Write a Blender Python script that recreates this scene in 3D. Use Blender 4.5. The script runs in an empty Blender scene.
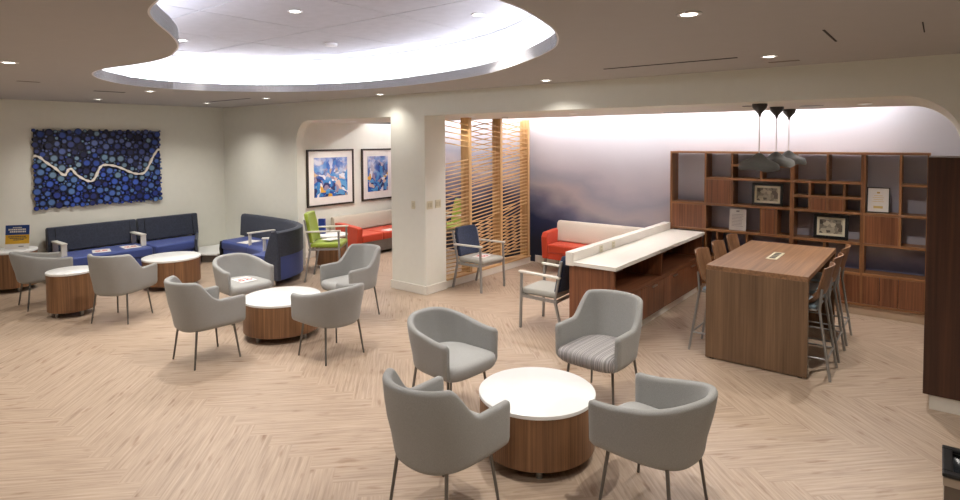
import bpy, bmesh, math, random
from mathutils import Vector, Matrix
S = bpy.context.scene
COL = S.collection
PI = math.pi
rnd = random.Random(7)

# ------------------------------------------------------------------ helpers
def lin(r, g, b):
    def f(c):
        c /= 255.0
        return c / 12.92 if c <= 0.04045 else ((c + 0.055) / 1.055) ** 2.4
    return (f(r), f(g), f(b), 1.0)

def new_mat(name):
    m = bpy.data.materials.new(name)
    m.use_nodes = True
    nt = m.node_tree
    return m, nt, nt.nodes['Principled BSDF']

def N(nt, typ, **kw):
    n = nt.nodes.new(typ)
    for k, v in kw.items():
        if k in n.inputs:
            n.inputs[k].default_value = v
        else:
            setattr(n, k, v)
    return n

def ramp(nt, fac, stops, interp='LINEAR'):
    n = nt.nodes.new('ShaderNodeValToRGB')
    cr = n.color_ramp
    cr.interpolation = interp
    while len(cr.elements) < len(stops):
        cr.elements.new(0.5)
    for e, (p, c) in zip(cr.elements, stops):
        e.position = p
        e.color = c
    nt.links.new(fac, n.inputs[0])
    return n.outputs[0]

def plain(name, rgb, rough=0.5, metal=0.0, bump=0.0, bscale=200.0, vary=0.04):
    """One colour with a faint mottling and an optional fine bump."""
    m, nt, b = new_mat(name)
    b.inputs['Roughness'].default_value = rough
    b.inputs['Metallic'].default_value = metal
    tc = N(nt, 'ShaderNodeTexCoord')
    nz = N(nt, 'ShaderNodeTexNoise', Scale=9.0, Detail=3.0)
    nt.links.new(tc.outputs['Object'], nz.inputs['Vector'])
    c = lin(*rgb)
    lo = tuple(x * (1 - vary) for x in c[:3]) + (1,)
    hi = tuple(min(1, x * (1 + vary)) for x in c[:3]) + (1,)
    nt.links.new(ramp(nt, nz.outputs[0], [(0.3, lo), (0.7, hi)]), b.inputs['Base Color'])
    if bump:
        n2 = N(nt, 'ShaderNodeTexNoise', Scale=bscale, Detail=2.0)
        nt.links.new(tc.outputs['Object'], n2.inputs['Vector'])
        bp = N(nt, 'ShaderNodeBump', Strength=bump, Distance=0.002)
        nt.links.new(n2.outputs[0], bp.inputs['Height'])
        nt.links.new(bp.outputs[0], b.inputs['Normal'])
    return m

def fabric(name, rgb, rough=0.9, amt=0.13, scale=260.0, coarse=0.0, coarse_scale=20):
    """Woven cloth: fine light and dark threads, optional coarser motif."""
    m, nt, b = new_mat(name)
    b.inputs['Roughness'].default_value = rough
    if 'Sheen Weight' in b.inputs:
        b.inputs['Sheen Weight'].default_value = 0.15
    tc = N(nt, 'ShaderNodeTexCoord')
    nz = N(nt, 'ShaderNodeTexNoise', Scale=scale, Detail=2.0)
    nt.links.new(tc.outputs['Object'], nz.inputs['Vector'])
    c = lin(*rgb)
    lo = tuple(x * (1 - amt) for x in c[:3]) + (1,)
    hi = tuple(min(1, x * (1 + amt)) for x in c[:3]) + (1,)
    col = ramp(nt, nz.outputs[0], [(0.35, lo), (0.65, hi)])
    if coarse:
        v = N(nt, 'ShaderNodeTexVoronoi', Scale=coarse_scale)
        v.feature = 'DISTANCE_TO_EDGE'
        nt.links.new(tc.outputs['Object'], v.inputs['Vector'])
        f = ramp(nt, v.outputs['Distance'], [(0.02, (1 + coarse,) * 3 + (1,)), (0.09, (1, 1, 1, 1))])
        mx = N(nt, 'ShaderNodeMix', data_type='RGBA', blend_type='MULTIPLY')
        mx.inputs[0].default_value = 1.0
        nt.links.new(col, mx.inputs[6])
        nt.links.new(f, mx.inputs[7])
        col = mx.outputs[2]
    nt.links.new(col, b.inputs['Base Color'])
    bp = N(nt, 'ShaderNodeBump', Strength=0.25, Distance=0.002)
    nt.links.new(nz.outputs[0], bp.inputs['Height'])
    nt.links.new(bp.outputs[0], b.inputs['Normal'])
    return m

def wood(name, dark, light, axis='Z', rough=0.42, fine=55.0, stretch=0.9):
    """Straight-grained veneer, the grain running along one local axis."""
    m, nt, b = new_mat(name)
    b.inputs['Roughness'].default_value = rough
    tc = N(nt, 'ShaderNodeTexCoord')
    sc = {'X': (stretch, fine, fine), 'Y': (fine, stretch, fine), 'Z': (fine, fine, stretch)}[axis]
    mp = N(nt, 'ShaderNodeMapping')
    mp.inputs['Scale'].default_value = sc
    nt.links.new(tc.outputs['Object'], mp.inputs['Vector'])
    n1 = N(nt, 'ShaderNodeTexNoise', Scale=1.0, Detail=4.0, Roughness=0.65)
    nt.links.new(mp.outputs[0], n1.inputs['Vector'])
    mp2 = N(nt, 'ShaderNodeMapping')
    mp2.inputs['Scale'].default_value = tuple(s * 0.16 for s in sc)
    nt.links.new(tc.outputs['Object'], mp2.inputs['Vector'])
    n2 = N(nt, 'ShaderNodeTexNoise', Scale=1.0, Detail=2.0)
    nt.links.new(mp2.outputs[0], n2.inputs['Vector'])
    ad = N(nt, 'ShaderNodeMath', operation='MULTIPLY_ADD')
    nt.links.new(n1.outputs[0], ad.inputs[0])
    ad.inputs[1].default_value = 0.68
    mu = N(nt, 'ShaderNodeMath', operation='MULTIPLY')
    nt.links.new(n2.outputs[0], mu.inputs[0])
    mu.inputs[1].default_value = 0.32
    nt.links.new(mu.outputs[0], ad.inputs[2])
    d, l = lin(*dark), lin(*light)
    mid = tuple((x + y) / 2 for x, y in zip(d, l))
    nt.links.new(ramp(nt, ad.outputs[0], [(0.32, d), (0.5, mid), (0.66, l)]), b.inputs['Base Color'])
    return m

def emit(name, rgb, strength):
    m, nt, b = new_mat(name)
    b.inputs['Base Color'].default_value = (0.8, 0.8, 0.8, 1)
    b.inputs['Emission Color'].default_value = rgb
    b.inputs['Emission Strength'].default_value = strength
    return m

# ---------------- mesh building
def link(o, parent=None):
    COL.objects.link(o)
    if parent is not None:
        o.parent = parent
    return o

def obj(name, bm, mat, parent=None, bevel=0.0, segs=2, smooth=None, loc=None, rot=None, subsurf=0):
    me = bpy.data.meshes.new(name)
    bm.normal_update()
    bm.to_mesh(me)
    bm.free()
    o = bpy.data.objects.new(name, me)
    if isinstance(mat, (list, tuple)):
        for x in mat:
            me.materials.append(x)
    else:
        me.materials.append(mat)
    if loc is not None:
        o.location = loc
    if rot is not None:
        o.rotation_euler = rot
    link(o, parent)
    if bevel:
        md = o.modifiers.new('bevel', 'BEVEL')
        md.width = bevel
        md.segments = segs
        md.limit_method = 'ANGLE'
        md.angle_limit = math.radians(40)
    if subsurf:
        md = o.modifiers.new('sub', 'SUBSURF')
        md.levels = md.render_levels = subsurf
    if smooth is not None:
        me.shade_smooth()
        if smooth < 179:
            me.set_sharp_from_angle(angle=math.radians(smooth))
    return o

def empty(name, loc, rotz=0.0):
    o = bpy.data.objects.new(name, None)
    o.location = loc
    o.rotation_euler = (0, 0, rotz)
    o.empty_display_size = 0.1
    return link(o)

def tag(o, label, cat, group=None, kind=None):
    o['label'] = label
    o['category'] = cat
    if group:
        o['group'] = group
    if kind:
        o['kind'] = kind
    return o

def struct(o):
    o['kind'] = 'structure'
    return o

def box(bm, x0, x1, y0, y1, z0, z1, mi=0, M=None):
    vs = [bm.verts.new((x, y, z)) for z in (z0, z1) for y in (y0, y1) for x in (x0, x1)]
    if M is not None:
        for v in vs:
            v.co = M @ v.co
    for idx in ((0, 2, 3, 1), (4, 5, 7, 6), (0, 1, 5, 4), (2, 6, 7, 3), (0, 4, 6, 2), (1, 3, 7, 5)):
        f = bm.faces.new([vs[i] for i in idx])
        f.material_index = mi
    return vs

def B(*a, **k):
    bm = bmesh.new()
    box(bm, *a, **k)
    return bm

def tube(bm, pts, r, segs=8, mi=0, cap=True):
    """Round bar along points; r is one radius or one per point."""
    pts = [Vector(p) for p in pts]
    rs = r if isinstance(r, (list, tuple)) else [r] * len(pts)
    rings = []
    up = None
    for i, p in enumerate(pts):
        if i == 0:
            t = pts[1] - p
        elif i == len(pts) - 1:
            t = p - pts[i - 1]
        else:
            t = (pts[i + 1] - p).normalized() + (p - pts[i - 1]).normalized()
        t.normalize()
        if up is None:
            a = Vector((0, 0, 1)) if abs(t.z) < 0.9 else Vector((1, 0, 0))
            up = t.cross(a).normalized()
        up = (up - t * up.dot(t)).normalized()
        w = t.cross(up)
        rings.append([bm.verts.new(p + (up * math.cos(q) + w * math.sin(q)) * rs[i])
                      for q in [2 * PI * k / segs for k in range(segs)]])
    for a, b in zip(rings, rings[1:]):
        for k in range(segs):
            f = bm.faces.new((a[k], a[(k + 1) % segs], b[(k + 1) % segs], b[k]))
            f.material_index = mi
    if cap:
        bm.faces.new(rings[0][::-1]).material_index = mi
        bm.faces.new(rings[-1]).material_index = mi
    return bm

def T(pts, r, segs=8):
    return tube(bmesh.new(), pts, r, segs)

def bar(bm, p0, p1, w, d, up=(0, 0, 1)):
    """Rectangular bar from p0 to p1, w across, d deep."""
    p0, p1 = Vector(p0), Vector(p1)
    t = (p1 - p0).normalized()
    u = Vector(up)
    if abs(t.dot(u)) > 0.95:
        u = Vector((0, 1, 0))
    s = t.cross(u).normalized()
    u = s.cross(t).normalized()
    a = [bm.verts.new(p + s * sx * w / 2 + u * sy * d / 2) for p in (p0, p1) for sx, sy in ((-1, -1), (1, -1), (1, 1), (-1, 1))]
    for q in ((3, 2, 1, 0), (4, 5, 6, 7), (0, 1, 5, 4), (1, 2, 6, 5), (2, 3, 7, 6), (3, 0, 4, 7)):
        bm.faces.new([a[i] for i in q])
    return bm

def lathe(bm, prof, segs=48, cx=0, cy=0):
    rings = []
    for r, z in prof:
        if r < 1e-5:
            rings.append([bm.verts.new((cx, cy, z))])
        else:
            rings.append([bm.verts.new((cx + r * math.cos(2 * PI * k / segs), cy + r * math.sin(2 * PI * k / segs), z)) for k in range(segs)])
    for a, b in zip(rings, rings[1:]):
        for k in range(segs):
            k2 = (k + 1) % segs
            if len(a) == 1 and len(b) == 1:
                continue
            if len(a) == 1:
                bm.faces.new((a[0], b[k2], b[k]))
            elif len(b) == 1:
                bm.faces.new((a[k], a[k2], b[0]))
            else:
                bm.faces.new((a[k], a[k2], b[k2], b[k]))
    bmesh.ops.recalc_face_normals(bm, faces=bm.faces)
    return bm

def L(prof, segs=48, cx=0, cy=0):
    return lathe(bmesh.new(), prof, segs, cx, cy)

def prism(bm, poly, axis, a0, a1, mi=0):
    """Extrude a 2-D polygon: axis 'Z' poly=(x,y), 'Y' poly=(x,z), 'X' poly=(y,z)."""
    def P(p, a):
        return {'Z': (p[0], p[1], a), 'Y': (p[0], a, p[1]), 'X': (a, p[0], p[1])}[axis]
    A = [bm.verts.new(P(p, a0)) for p in poly]
    Bv = [bm.verts.new(P(p, a1)) for p in poly]
    n = len(poly)
    fs = [bm.faces.new(A), bm.faces.new(Bv[::-1])]
    for i in range(n):
        fs.append(bm.faces.new((A[i], Bv[i], Bv[(i + 1) % n], A[(i + 1) % n])))
    for f in fs:
        f.material_index = mi
    bmesh.ops.recalc_face_normals(bm, faces=bm.faces)
    return bm

def PR(poly, axis, a0, a1):
    return prism(bmesh.new(), poly, axis, a0, a1)

def kids(o):
    return [c for c in bpy.data.objects if c.parent == o]

def copy_tree(o, parent=None, ch=None):
    if ch is None:
        ch = {}
        for c in bpy.data.objects:
            if c.parent is not None:
                ch.setdefault(c.parent.name, []).append(c)
    c = o.copy()
    COL.objects.link(c)
    if parent is not None:
        c.parent = parent
    for k in ch.get(o.name, []):
        copy_tree(k, c, ch)
    return c

def smooth01(x):
    x = max(0.0, min(1.0, x))
    return x * x * (3 - 2 * x)

# ------------------------------------------------------------------ materials
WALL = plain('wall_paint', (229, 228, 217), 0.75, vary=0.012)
CEIL = plain('ceiling_paint_dimmed', (178, 175, 173), 0.85, vary=0.012)  # white paint greyed, the dimness of the underlit ceiling put into the colour
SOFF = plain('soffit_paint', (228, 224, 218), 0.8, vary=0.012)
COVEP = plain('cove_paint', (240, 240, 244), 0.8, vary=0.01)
BASEB = plain('baseboard_paint', (224, 219, 208), 0.45, vary=0.015)
TILE = plain('ceiling_tile', (184, 182, 190), 0.9, bump=0.3, bscale=90)
GAP = plain('joint_dark', (70, 70, 74), 0.9)
BLACK = plain('black_plastic', (16, 16, 17), 0.4)
DARK = plain('dark_slot', (40, 37, 35), 0.8)
WALNUT = wood('walnut', (84, 50, 30), (168, 116, 74), 'Z', rough=0.38)
WALNUT_X = wood('walnut_flat', (90, 56, 34), (176, 124, 80), 'X', rough=0.38)
WALNUT_Y = wood('walnut_long', (104, 75, 54), (164, 124, 90), 'Y', rough=0.36, fine=40)
DRUMW = wood('walnut_drum', (88, 58, 36), (154, 112, 76), 'Z', rough=0.45, fine=60)
TABLEW = wood('walnut_table', (92, 70, 51), (140, 110, 82), 'Z', rough=0.42, fine=50)
CREDW = wood('walnut_credenza', (84, 48, 30), (146, 92, 60), 'Z', rough=0.38)
CREDWY = wood('walnut_credenza_long', (84, 48, 30), (146, 92, 60), 'Y', rough=0.38)
REDW = wood('walnut_red', (84, 48, 31), (150, 96, 64), 'Z', rough=0.36)
DARKW = wood('walnut_dark', (50, 28, 19), (84, 52, 37), 'Z', rough=0.38, fine=36)
MAPLE = wood('maple', (188, 146, 96), (222, 184, 134), 'Z', rough=0.5, fine=30)
MAPLE_Y = wood('maple_long', (190, 148, 98), (224, 188, 140), 'Y', rough=0.5, fine=40)
WHITE = plain('white_laminate', (236, 236, 234), 0.28, vary=0.008)
QUARTZ = plain('white_solid_surface', (238, 233, 224), 0.25, vary=0.01)
GREYF = fabric('grey_weave', (150, 149, 145), amt=0.12, scale=330)
GREYF2 = fabric('grey_weave_seat', (164, 163, 159), amt=0.10, scale=330)
NAVYF = fabric('navy_motif', (38, 48, 72), amt=0.16, coarse=0.5, coarse_scale=28)
CHARF = fabric('charcoal_quilt', (46, 51, 65), amt=0.16, coarse=0.35, coarse_scale=16)
BLUEF = fabric('blue_vinyl', (58, 76, 142), rough=0.55, amt=0.05)
REDF = fabric('orange_red_vinyl', (202, 66, 34), rough=0.5, amt=0.04)
CREAMF = fabric('cream_vinyl', (222, 212, 198), rough=0.55, amt=0.04)
BEIGEF = fabric('beige_weave', (186, 176, 160), amt=0.10)
GREENF = fabric('lime_vinyl', (158, 178, 56), rough=0.55, amt=0.05)
SEATG = fabric('light_grey_vinyl', (168, 165, 156), rough=0.6, amt=0.04)
BLUEPAD = fabric('pale_blue_pad', (134, 156, 170), rough=0.7, amt=0.08)
STEEL = plain('grey_steel', (158, 158, 156), 0.4, 0.6, vary=0.02)
LEGM = plain('dark_steel_leg', (112, 110, 106), 0.35, 0.7, vary=0.02)
BRUSH = plain('brushed_steel', (176, 170, 162), 0.3, 0.9, vary=0.03)
IVORY = plain('ivory_plastic', (214, 206, 178), 0.4, vary=0.01)
ARMW = plain('pale_armcap', (226, 222, 212), 0.4, vary=0.01)
PAPER = plain('paper_white', (236, 232, 228), 0.7, vary=0.01)
REDINK = plain('red_ink', (206, 60, 56), 0.7)
FELT = fabric('grey_felt', (74, 72, 68), amt=0.16, scale=120)
CANOPY = plain('pendant_canopy', (50, 48, 46), 0.5)
CORDW = plain('pale_cord', (214, 208, 204), 0.5)
GREYSKIRT = plain('grey_skirt', (120, 112, 104), 0.7)
KICK = plain('kick_tan', (190, 166, 142), 0.5)
LAMP = emit('lamp_lens', (1.0, 0.93, 0.82, 1), 16.0)
LED = emit('led_cove', (0.86, 0.91, 1.0, 1), 1.0)
LEDM = emit('led_wall_wash', (1.0, 0.97, 0.98, 1), 1.0)

# striped seat cloth
m, nt, b = new_mat('striped_weave')
b.inputs['Roughness'].default_value = 0.9
tc = N(nt, 'ShaderNodeTexCoord')
mp = N(nt, 'ShaderNodeMapping')
mp.inputs['Scale'].default_value = (60, 0.01, 0.01)
nt.links.new(tc.outputs['Object'], mp.inputs['Vector'])
nz = N(nt, 'ShaderNodeTexNoise', Scale=1.0, Detail=1.0)
nt.links.new(mp.outputs[0], nz.inputs['Vector'])
nt.links.new(ramp(nt, nz.outputs[0], [(0.3, lin(96, 92, 92)), (0.42, lin(172, 168, 164)), (0.52, lin(128, 122, 124)), (0.6, lin(190, 186, 180)), (0.7, lin(120, 112, 112))]), b.inputs['Base Color'])
STRIPE = m

# herringbone vinyl plank: UV runs along each plank, colour attribute varies per plank
m, nt, b = new_mat('herringbone_planks')
b.inputs['Roughness'].default_value = 0.42
uv = N(nt, 'ShaderNodeUVMap')
at = N(nt, 'ShaderNodeAttribute', attribute_name='tone')
mp = N(nt, 'ShaderNodeMapping')
mp.inputs['Scale'].default_value = (2.0, 48.0, 1.0)
nt.links.new(uv.outputs[0], mp.inputs['Vector'])
n1 = N(nt, 'ShaderNodeTexNoise', Scale=1.0, Detail=5.0, Roughness=0.6)
nt.links.new(mp.outputs[0], n1.inputs['Vector'])
mp2 = N(nt, 'ShaderNodeMapping')
mp2.inputs['Scale'].default_value = (3.2, 16.0, 1.0)
nt.links.new(uv.outputs[0], mp2.inputs['Vector'])
n2 = N(nt, 'ShaderNodeTexNoise', Scale=1.0, Detail=3.0)
nt.links.new(mp2.outputs[0], n2.inputs['Vector'])
c1 = ramp(nt, n1.outputs[0], [(0.3, lin(156, 134, 114)), (0.5, lin(178, 156, 135)), (0.7, lin(194, 173, 152))])
c2 = ramp(nt, n2.outputs[0], [(0.25, lin(200, 180, 164)), (0.40, (1, 1, 1, 1))])
mx = N(nt, 'ShaderNodeMix', data_type='RGBA', blend_type='MULTIPLY')
mx.inputs[0].default_value = 1.0
nt.links.new(c1, mx.inputs[6]); nt.links.new(c2, mx.inputs[7])
mx2 = N(nt, 'ShaderNodeMix', data_type='RGBA', blend_type='MULTIPLY')
mx2.inputs[0].default_value = 1.0
nt.links.new(mx.outputs[2], mx2.inputs[6])
nt.links.new(ramp(nt, at.outputs['Fac'], [(0.0, (0.955, 0.95, 0.945, 1)), (1.0, (1.0, 0.997, 0.994, 1))]), mx2.inputs[7])
nt.links.new(mx2.outputs[2], b.inputs['Base Color'])
bp = N(nt, 'ShaderNodeBump', Strength=0.12, Distance=0.002)
nt.links.new(n1.outputs[0], bp.inputs['Height'])
nt.links.new(bp.outputs[0], b.inputs['Normal'])
FLOORM = m

# printed cloud mural: navy low, dusky mauve clouds, pale lilac high
m, nt, b = new_mat('cloud_mural')
b.inputs['Roughness'].default_value = 0.7
tc = N(nt, 'ShaderNodeTexCoord')
mp = N(nt, 'ShaderNodeMapping')
mp.inputs['Scale'].default_value = (0.55, 0.3, 1.0)
nt.links.new(tc.outputs['Object'], mp.inputs['Vector'])
nz = N(nt, 'ShaderNodeTexNoise', Scale=1.7, Detail=4.0, Roughness=0.45)
nt.links.new(mp.outputs[0], nz.inputs['Vector'])
sp = N(nt, 'ShaderNodeSeparateXYZ')
nt.links.new(tc.outputs['Object'], sp.inputs[0])
ad = N(nt, 'ShaderNodeMath', operation='MULTIPLY_ADD')
nt.links.new(nz.outputs[0], ad.inputs[0]); ad.inputs[1].default_value = 0.95
nt.links.new(sp.outputs['Z'], ad.inputs[2])
xr = N(nt, 'ShaderNodeMapRange')
xr.inputs[1].default_value = -6.6; xr.inputs[2].default_value = -4.2
xr.inputs[3].default_value = -0.26; xr.inputs[4].default_value = 0.46
nt.links.new(sp.outputs['X'], xr.inputs[0])
a2 = N(nt, 'ShaderNodeMath', operation='ADD')
nt.links.new(ad.outputs[0], a2.inputs[0]); nt.links.new(xr.outputs[0], a2.inputs[1])
dv = N(nt, 'ShaderNodeMath', operation='MULTIPLY')
nt.links.new(a2.outputs[0], dv.inputs[0]); dv.inputs[1].default_value = 0.3
nt.links.new(ramp(nt, dv.outputs[0], [(0.24, lin(24, 28, 50)), (0.40, lin(38, 46, 84)), (0.48, lin(120, 120, 146)), (0.56, lin(186, 178, 184)), (0.63, lin(166, 166, 182)), (0.71, lin(192, 188, 198)), (0.95, lin(210, 208, 216))]), b.inputs['Base Color'])
MURAL = m

# abstract painting
def painting_mat(name, seed):
    m, nt, b = new_mat(name)
    b.inputs['Roughness'].default_value = 0.5
    tc = N(nt, 'ShaderNodeTexCoord')
    mp = N(nt, 'ShaderNodeMapping')
    mp.inputs['Location'].default_value = (seed, seed * 1.7, seed * 0.6)
    nt.links.new(tc.outputs['Object'], mp.inputs['Vector'])
    nz = N(nt, 'ShaderNodeTexNoise', Scale=3.0, Detail=2.0)
    nt.links.new(mp.outputs[0], nz.inputs['Vector'])
    mxv = N(nt, 'ShaderNodeMix', data_type='RGBA')
    mxv.inputs[0].default_value = 0.35
    nt.links.new(mp.outputs[0], mxv.inputs[6]); nt.links.new(nz.outputs[1], mxv.inputs[7])
    vo = N(nt, 'ShaderNodeTexVoronoi', Scale=17.0)
    nt.links.new(mxv.outputs[2], vo.inputs['Vector'])
    rgb = N(nt, 'ShaderNodeSeparateColor')
    nt.links.new(vo.outputs['Color'], rgb.inputs[0])
    col = ramp(nt, rgb.outputs[0], [(0.0, lin(26, 70, 150)), (0.16, lin(60, 130, 190)), (0.3, lin(226, 222, 224)), (0.42, lin(36, 44, 96)), (0.55, lin(90, 150, 200)), (0.66, lin(206, 176, 160)), (0.76, lin(30, 90, 170)), (0.86, lin(214, 160, 60)), (0.93, lin(150, 130, 150))], 'CONSTANT')
    sp = N(nt, 'ShaderNodeSeparateXYZ')
    nt.links.new(tc.outputs['Object'], sp.inputs[0])
    n2 = N(nt, 'ShaderNodeTexNoise', Scale=5.0, Detail=4.0)
    nt.links.new(mp.outputs[0], n2.inputs['Vector'])
    sky = ramp(nt, n2.outputs[0], [(0.32, lin(70, 90, 160)), (0.5, lin(130, 150, 200)), (0.62, lin(200, 200, 214))])
    f = N(nt, 'ShaderNodeMath', operation='MULTIPLY_ADD')
    nt.links.new(sp.outputs['Z'], f.inputs[0]); f.inputs[1].default_value = 2.2
    f2 = N(nt, 'ShaderNodeMath', operation='MULTIPLY_ADD')
    nt.links.new(n2.outputs[0], f2.inputs[0]); f2.inputs[1].default_value = 1.6; f2.inputs[2].default_value = -0.75
    nt.links.new(f2.outputs[0], f.inputs[2])
    cl = N(nt, 'ShaderNodeClamp')
    nt.links.new(f.outputs[0], cl.inputs[0])
    mx = N(nt, 'ShaderNodeMix', data_type='RGBA')
    nt.links.new(cl.outputs[0], mx.inputs[0])
    nt.links.new(col, mx.inputs[6]); nt.links.new(sky, mx.inputs[7])
    nt.links.new(mx.outputs[2], b.inputs['Base Color'])
    return m
PAINT1, PAINT2 = painting_mat('abstract_painting_one', 0.0), painting_mat('abstract_painting_two', 3.1)

# grey engraving for the framed pictures in the bookcase
m, nt, b = new_mat('grey_engraving')
tc = N(nt, 'ShaderNodeTexCoord')
vo = N(nt, 'ShaderNodeTexVoronoi', Scale=22.0)
nt.links.new(tc.outputs['Object'], vo.inputs['Vector'])
nt.links.new(ramp(nt, vo.outputs['Color'], [(0.2, lin(60, 56, 52)), (0.45, lin(150, 142, 128)), (0.6, lin(206, 196, 172)), (0.8, lin(110, 102, 92))]), b.inputs['Base Color'])
b.inputs['Roughness'].default_value = 0.15
ENGRAVE = m

# discs of the wall artwork: colour attribute per disc
m, nt, b = new_mat('painted_discs')
at = N(nt, 'ShaderNodeAttribute', attribute_name='tint')
nt.links.new(at.outputs['Color'], b.inputs['Base Color'])
b.inputs['Roughness'].default_value = 0.45
DISCS = m

# ------------------------------------------------------------------ room shell
XL, YB, YC, YM, XR, YN = -11.7, 6.24, 6.69, 9.2, 2.6, -2.6
ZC, ZS = 2.985, 2.656

# floor: herringbone planks at 45 degrees, seams along X every 0.9 m
PL, PW = 1.27, 0.1814
bm = bmesh.new()
uvl = bm.loops.layers.uv.new('UVMap')
tone = bm.loops.layers.float_color.new('tone')
s = math.sqrt(0.5)
def floor_plank(ox, oy, d, n):
    # d along plank, n across; corner origin
    p = [(0, 0), (PL, 0), (PL, PW), (0, PW)]
    vs = [bm.verts.new((ox + d[0] * u + n[0] * v, oy + d[1] * u + n[1] * v, 0.0)) for u, v in p]
    f = bm.faces.new(vs)
    t = rnd.random()
    ou, ov = rnd.random() * 40, rnd.random() * 40
    for lp, (u, v) in zip(f.loops, p):
        lp[uvl].uv = (u + ou, v + ov)
        lp[tone] = (t, t, t, 1)
step = PW * math.sqrt(2)
H2 = PL * s
nrow = int((YM - YN) / H2) + 4
for j in range(-1, nrow):
    y0 = 1.62 - 5 * H2 + j * H2
    up = j % 2 == 0
    for i in range(int((XR - XL) / step) + 14):
        x0 = XL - 1.6 + i * step
        if up:
            floor_plank(x0, y0, (s, s), (s, -s))
        else:
            floor_plank(x0 + H2, y0, (-s, s), (-s, -s))
for co, no in (((XL - 0.1, 0, 0), (-1, 0, 0)), ((XR + 0.1, 0, 0), (1, 0, 0)), ((0, YN - 0.1, 0), (0, -1, 0)), ((0, YM + 0.1, 0), (0, 1, 0))):
    g = bm.verts[:] + bm.edges[:] + bm.faces[:]
    bmesh.ops.bisect_plane(bm, geom=g, plane_co=co, plane_no=no, clear_outer=True)
bmesh.ops.recalc_face_normals(bm, faces=bm.faces)
for f in bm.faces:
    if f.normal.z < 0:
        f.normal_flip()
fl = struct(obj('floor', bm, FLOORM))
struct(obj('floor_slab', B(XL - 0.3, XR + 0.3, YN - 0.3, YM + 0.3, -0.2, -0.004), GAP))

struct(obj('wall_left', B(XL - 0.15, XL, YN - 0.15, YB + 0.15, 0, 3.6), WALL))
struct(obj('wall_rear', B(-9.85, XR, YM, YM + 0.15, 0, 3.6), MURAL))
struct(obj('wall_right', B(XR, XR + 0.15, YN - 0.15, YM + 0.15, 0, 3.6), WALL))
struct(obj('wall_front', B(XL - 0.15, XR + 0.15, YN - 0.15, YN, 0, 3.6), WALL))
struct(obj('wall_lounge', B(-9.85, -9.7, YB + 0.15, YM, 0, ZS), WALL))
struct(obj('wall_alcove', B(1.08, 1.2, YC, YM, 0, 3.6), WALL))

def arc(cx, cz, r, a0, a1, n=14):
    return [(cx + r * math.cos(math.radians(a0 + (a1 - a0) * i / n)), cz + r * math.sin(math.radians(a0 + (a1 - a0) * i / n))) for i in range(n + 1)]
YP = YB + 0.15
poly = [(XL, 0), (-9.15, 0)] + arc(-8.78, ZS - 0.37, 0.37, 180, 90) + [(-6.68, ZS), (-6.68, ZC + 0.1), (XL, ZC + 0.1)]
struct(obj('wall_partition', PR(poly, 'Y', YB, YP), WALL))
poly = [(-6.68, 0), (-5.96, 0), (-5.96, ZS)] + arc(-0.30, ZS - 0.465, 0.465, 90, 0) + [(0.165, 2.14),  (1.06, 2.14), (1.06, 0), (XR, 0), (XR, ZC + 0.1), (-6.68, ZC + 0.1)]
struct(obj('wall_beam', PR(poly, 'Y', YB, YC), WALL))
poly = arc(-0.30, ZS - 0.465, 0.465, 90, 0) + [(0.165, 2.14),  (1.06, 2.14), (1.06, ZS + 0.12), (-0.30, ZS + 0.12)]
struct(obj('wall_arch', PR(poly, 'Y', YC, 8.3), WALL))

# baseboards
def bb(name, x0, x1, y0, y1, h=0.13):
    bm = bmesh.new()
    box(bm, x0, x1, y0, y1, 0, h)
    return struct(obj(name, bm, BASEB, bevel=0.006))
bb('baseboard_left', XL, XL + 0.016, YN, YB, 0.15)
bb('baseboard_partition', XL, -9.13, YB - 0.016, YB)
bm = bmesh.new()
box(bm, -6.70, -5.94, YB - 0.02, YB, 0, 0.13)
box(bm, -5.96, -5.94, YB, YC, 0, 0.13)
box(bm, -6.70, -6.68, YB, YC, 0, 0.13)
struct(obj('baseboard_column', bm, BASEB, bevel=0.005))
bb('baseboard_rear', -5.95, -3.3, YM - 0.016, YM)
bb('baseboard_lounge', -9.7, -9.684, YB + 0.15, YM)
bb('baseboard_right', XR - 0.016, XR, YN, YB)

# main ceiling with the free-form opening
hole = [(-2.99, 1.289), (-3.306, 1.373), (-3.577, 1.528), (-3.911, 1.755), (-4.278, 1.966), (-4.6, 2.09), (-4.94, 2.185), (-5.347, 2.225),
        (-5.759, 2.2), (-6.209, 2.155), (-6.756, 2.244), (-7.314, 2.545), (-7.766, 3.028), (-7.92, 3.68), (-7.66, 4.333), (-7.054, 4.883),
        (-6.188, 5.19), (-5.04, 5.2), (-3.866, 4.904), (-2.989, 4.374), (-2.38, 3.891), (-2.104, 3.532), (-1.932, 3.194), (-1.828, 2.88),
        (-1.75, 2.571), (-1.731, 2.334), (-1.75, 2.0), (-1.82, 1.66), (-1.98, 1.42), (-2.25, 1.28), (-2.6, 1.24)]
def catmull(pts, n=5):
    out = []
    m_ = len(pts)
    for i in range(m_):
        p0, p1, p2, p3 = [Vector(pts[(i + k - 1) % m_]) for k in range(4)]
        for q in range(n):
            t = q / n
            out.append(0.5 * ((2 * p1) + (-p0 + p2) * t + (2 * p0 - 5 * p1 + 4 * p2 - p3) * t * t + (-p0 + 3 * p1 - 3 * p2 + p3) * t ** 3))
    return out
HP = catmull(hole)
def offset(pts, d):
    out = []
    n = len(pts)
    ar = sum(pts[i].x * pts[(i + 1) % n].y - pts[(i + 1) % n].x * pts[i].y for i in range(n))
    sg = 1 if ar > 0 else -1
    for i in range(n):
        t = (pts[(i + 3) % n] - pts[i - 3]).normalized()
        out.append(pts[i] + Vector((t.y, -t.x)) * d * sg)
    return out
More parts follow.
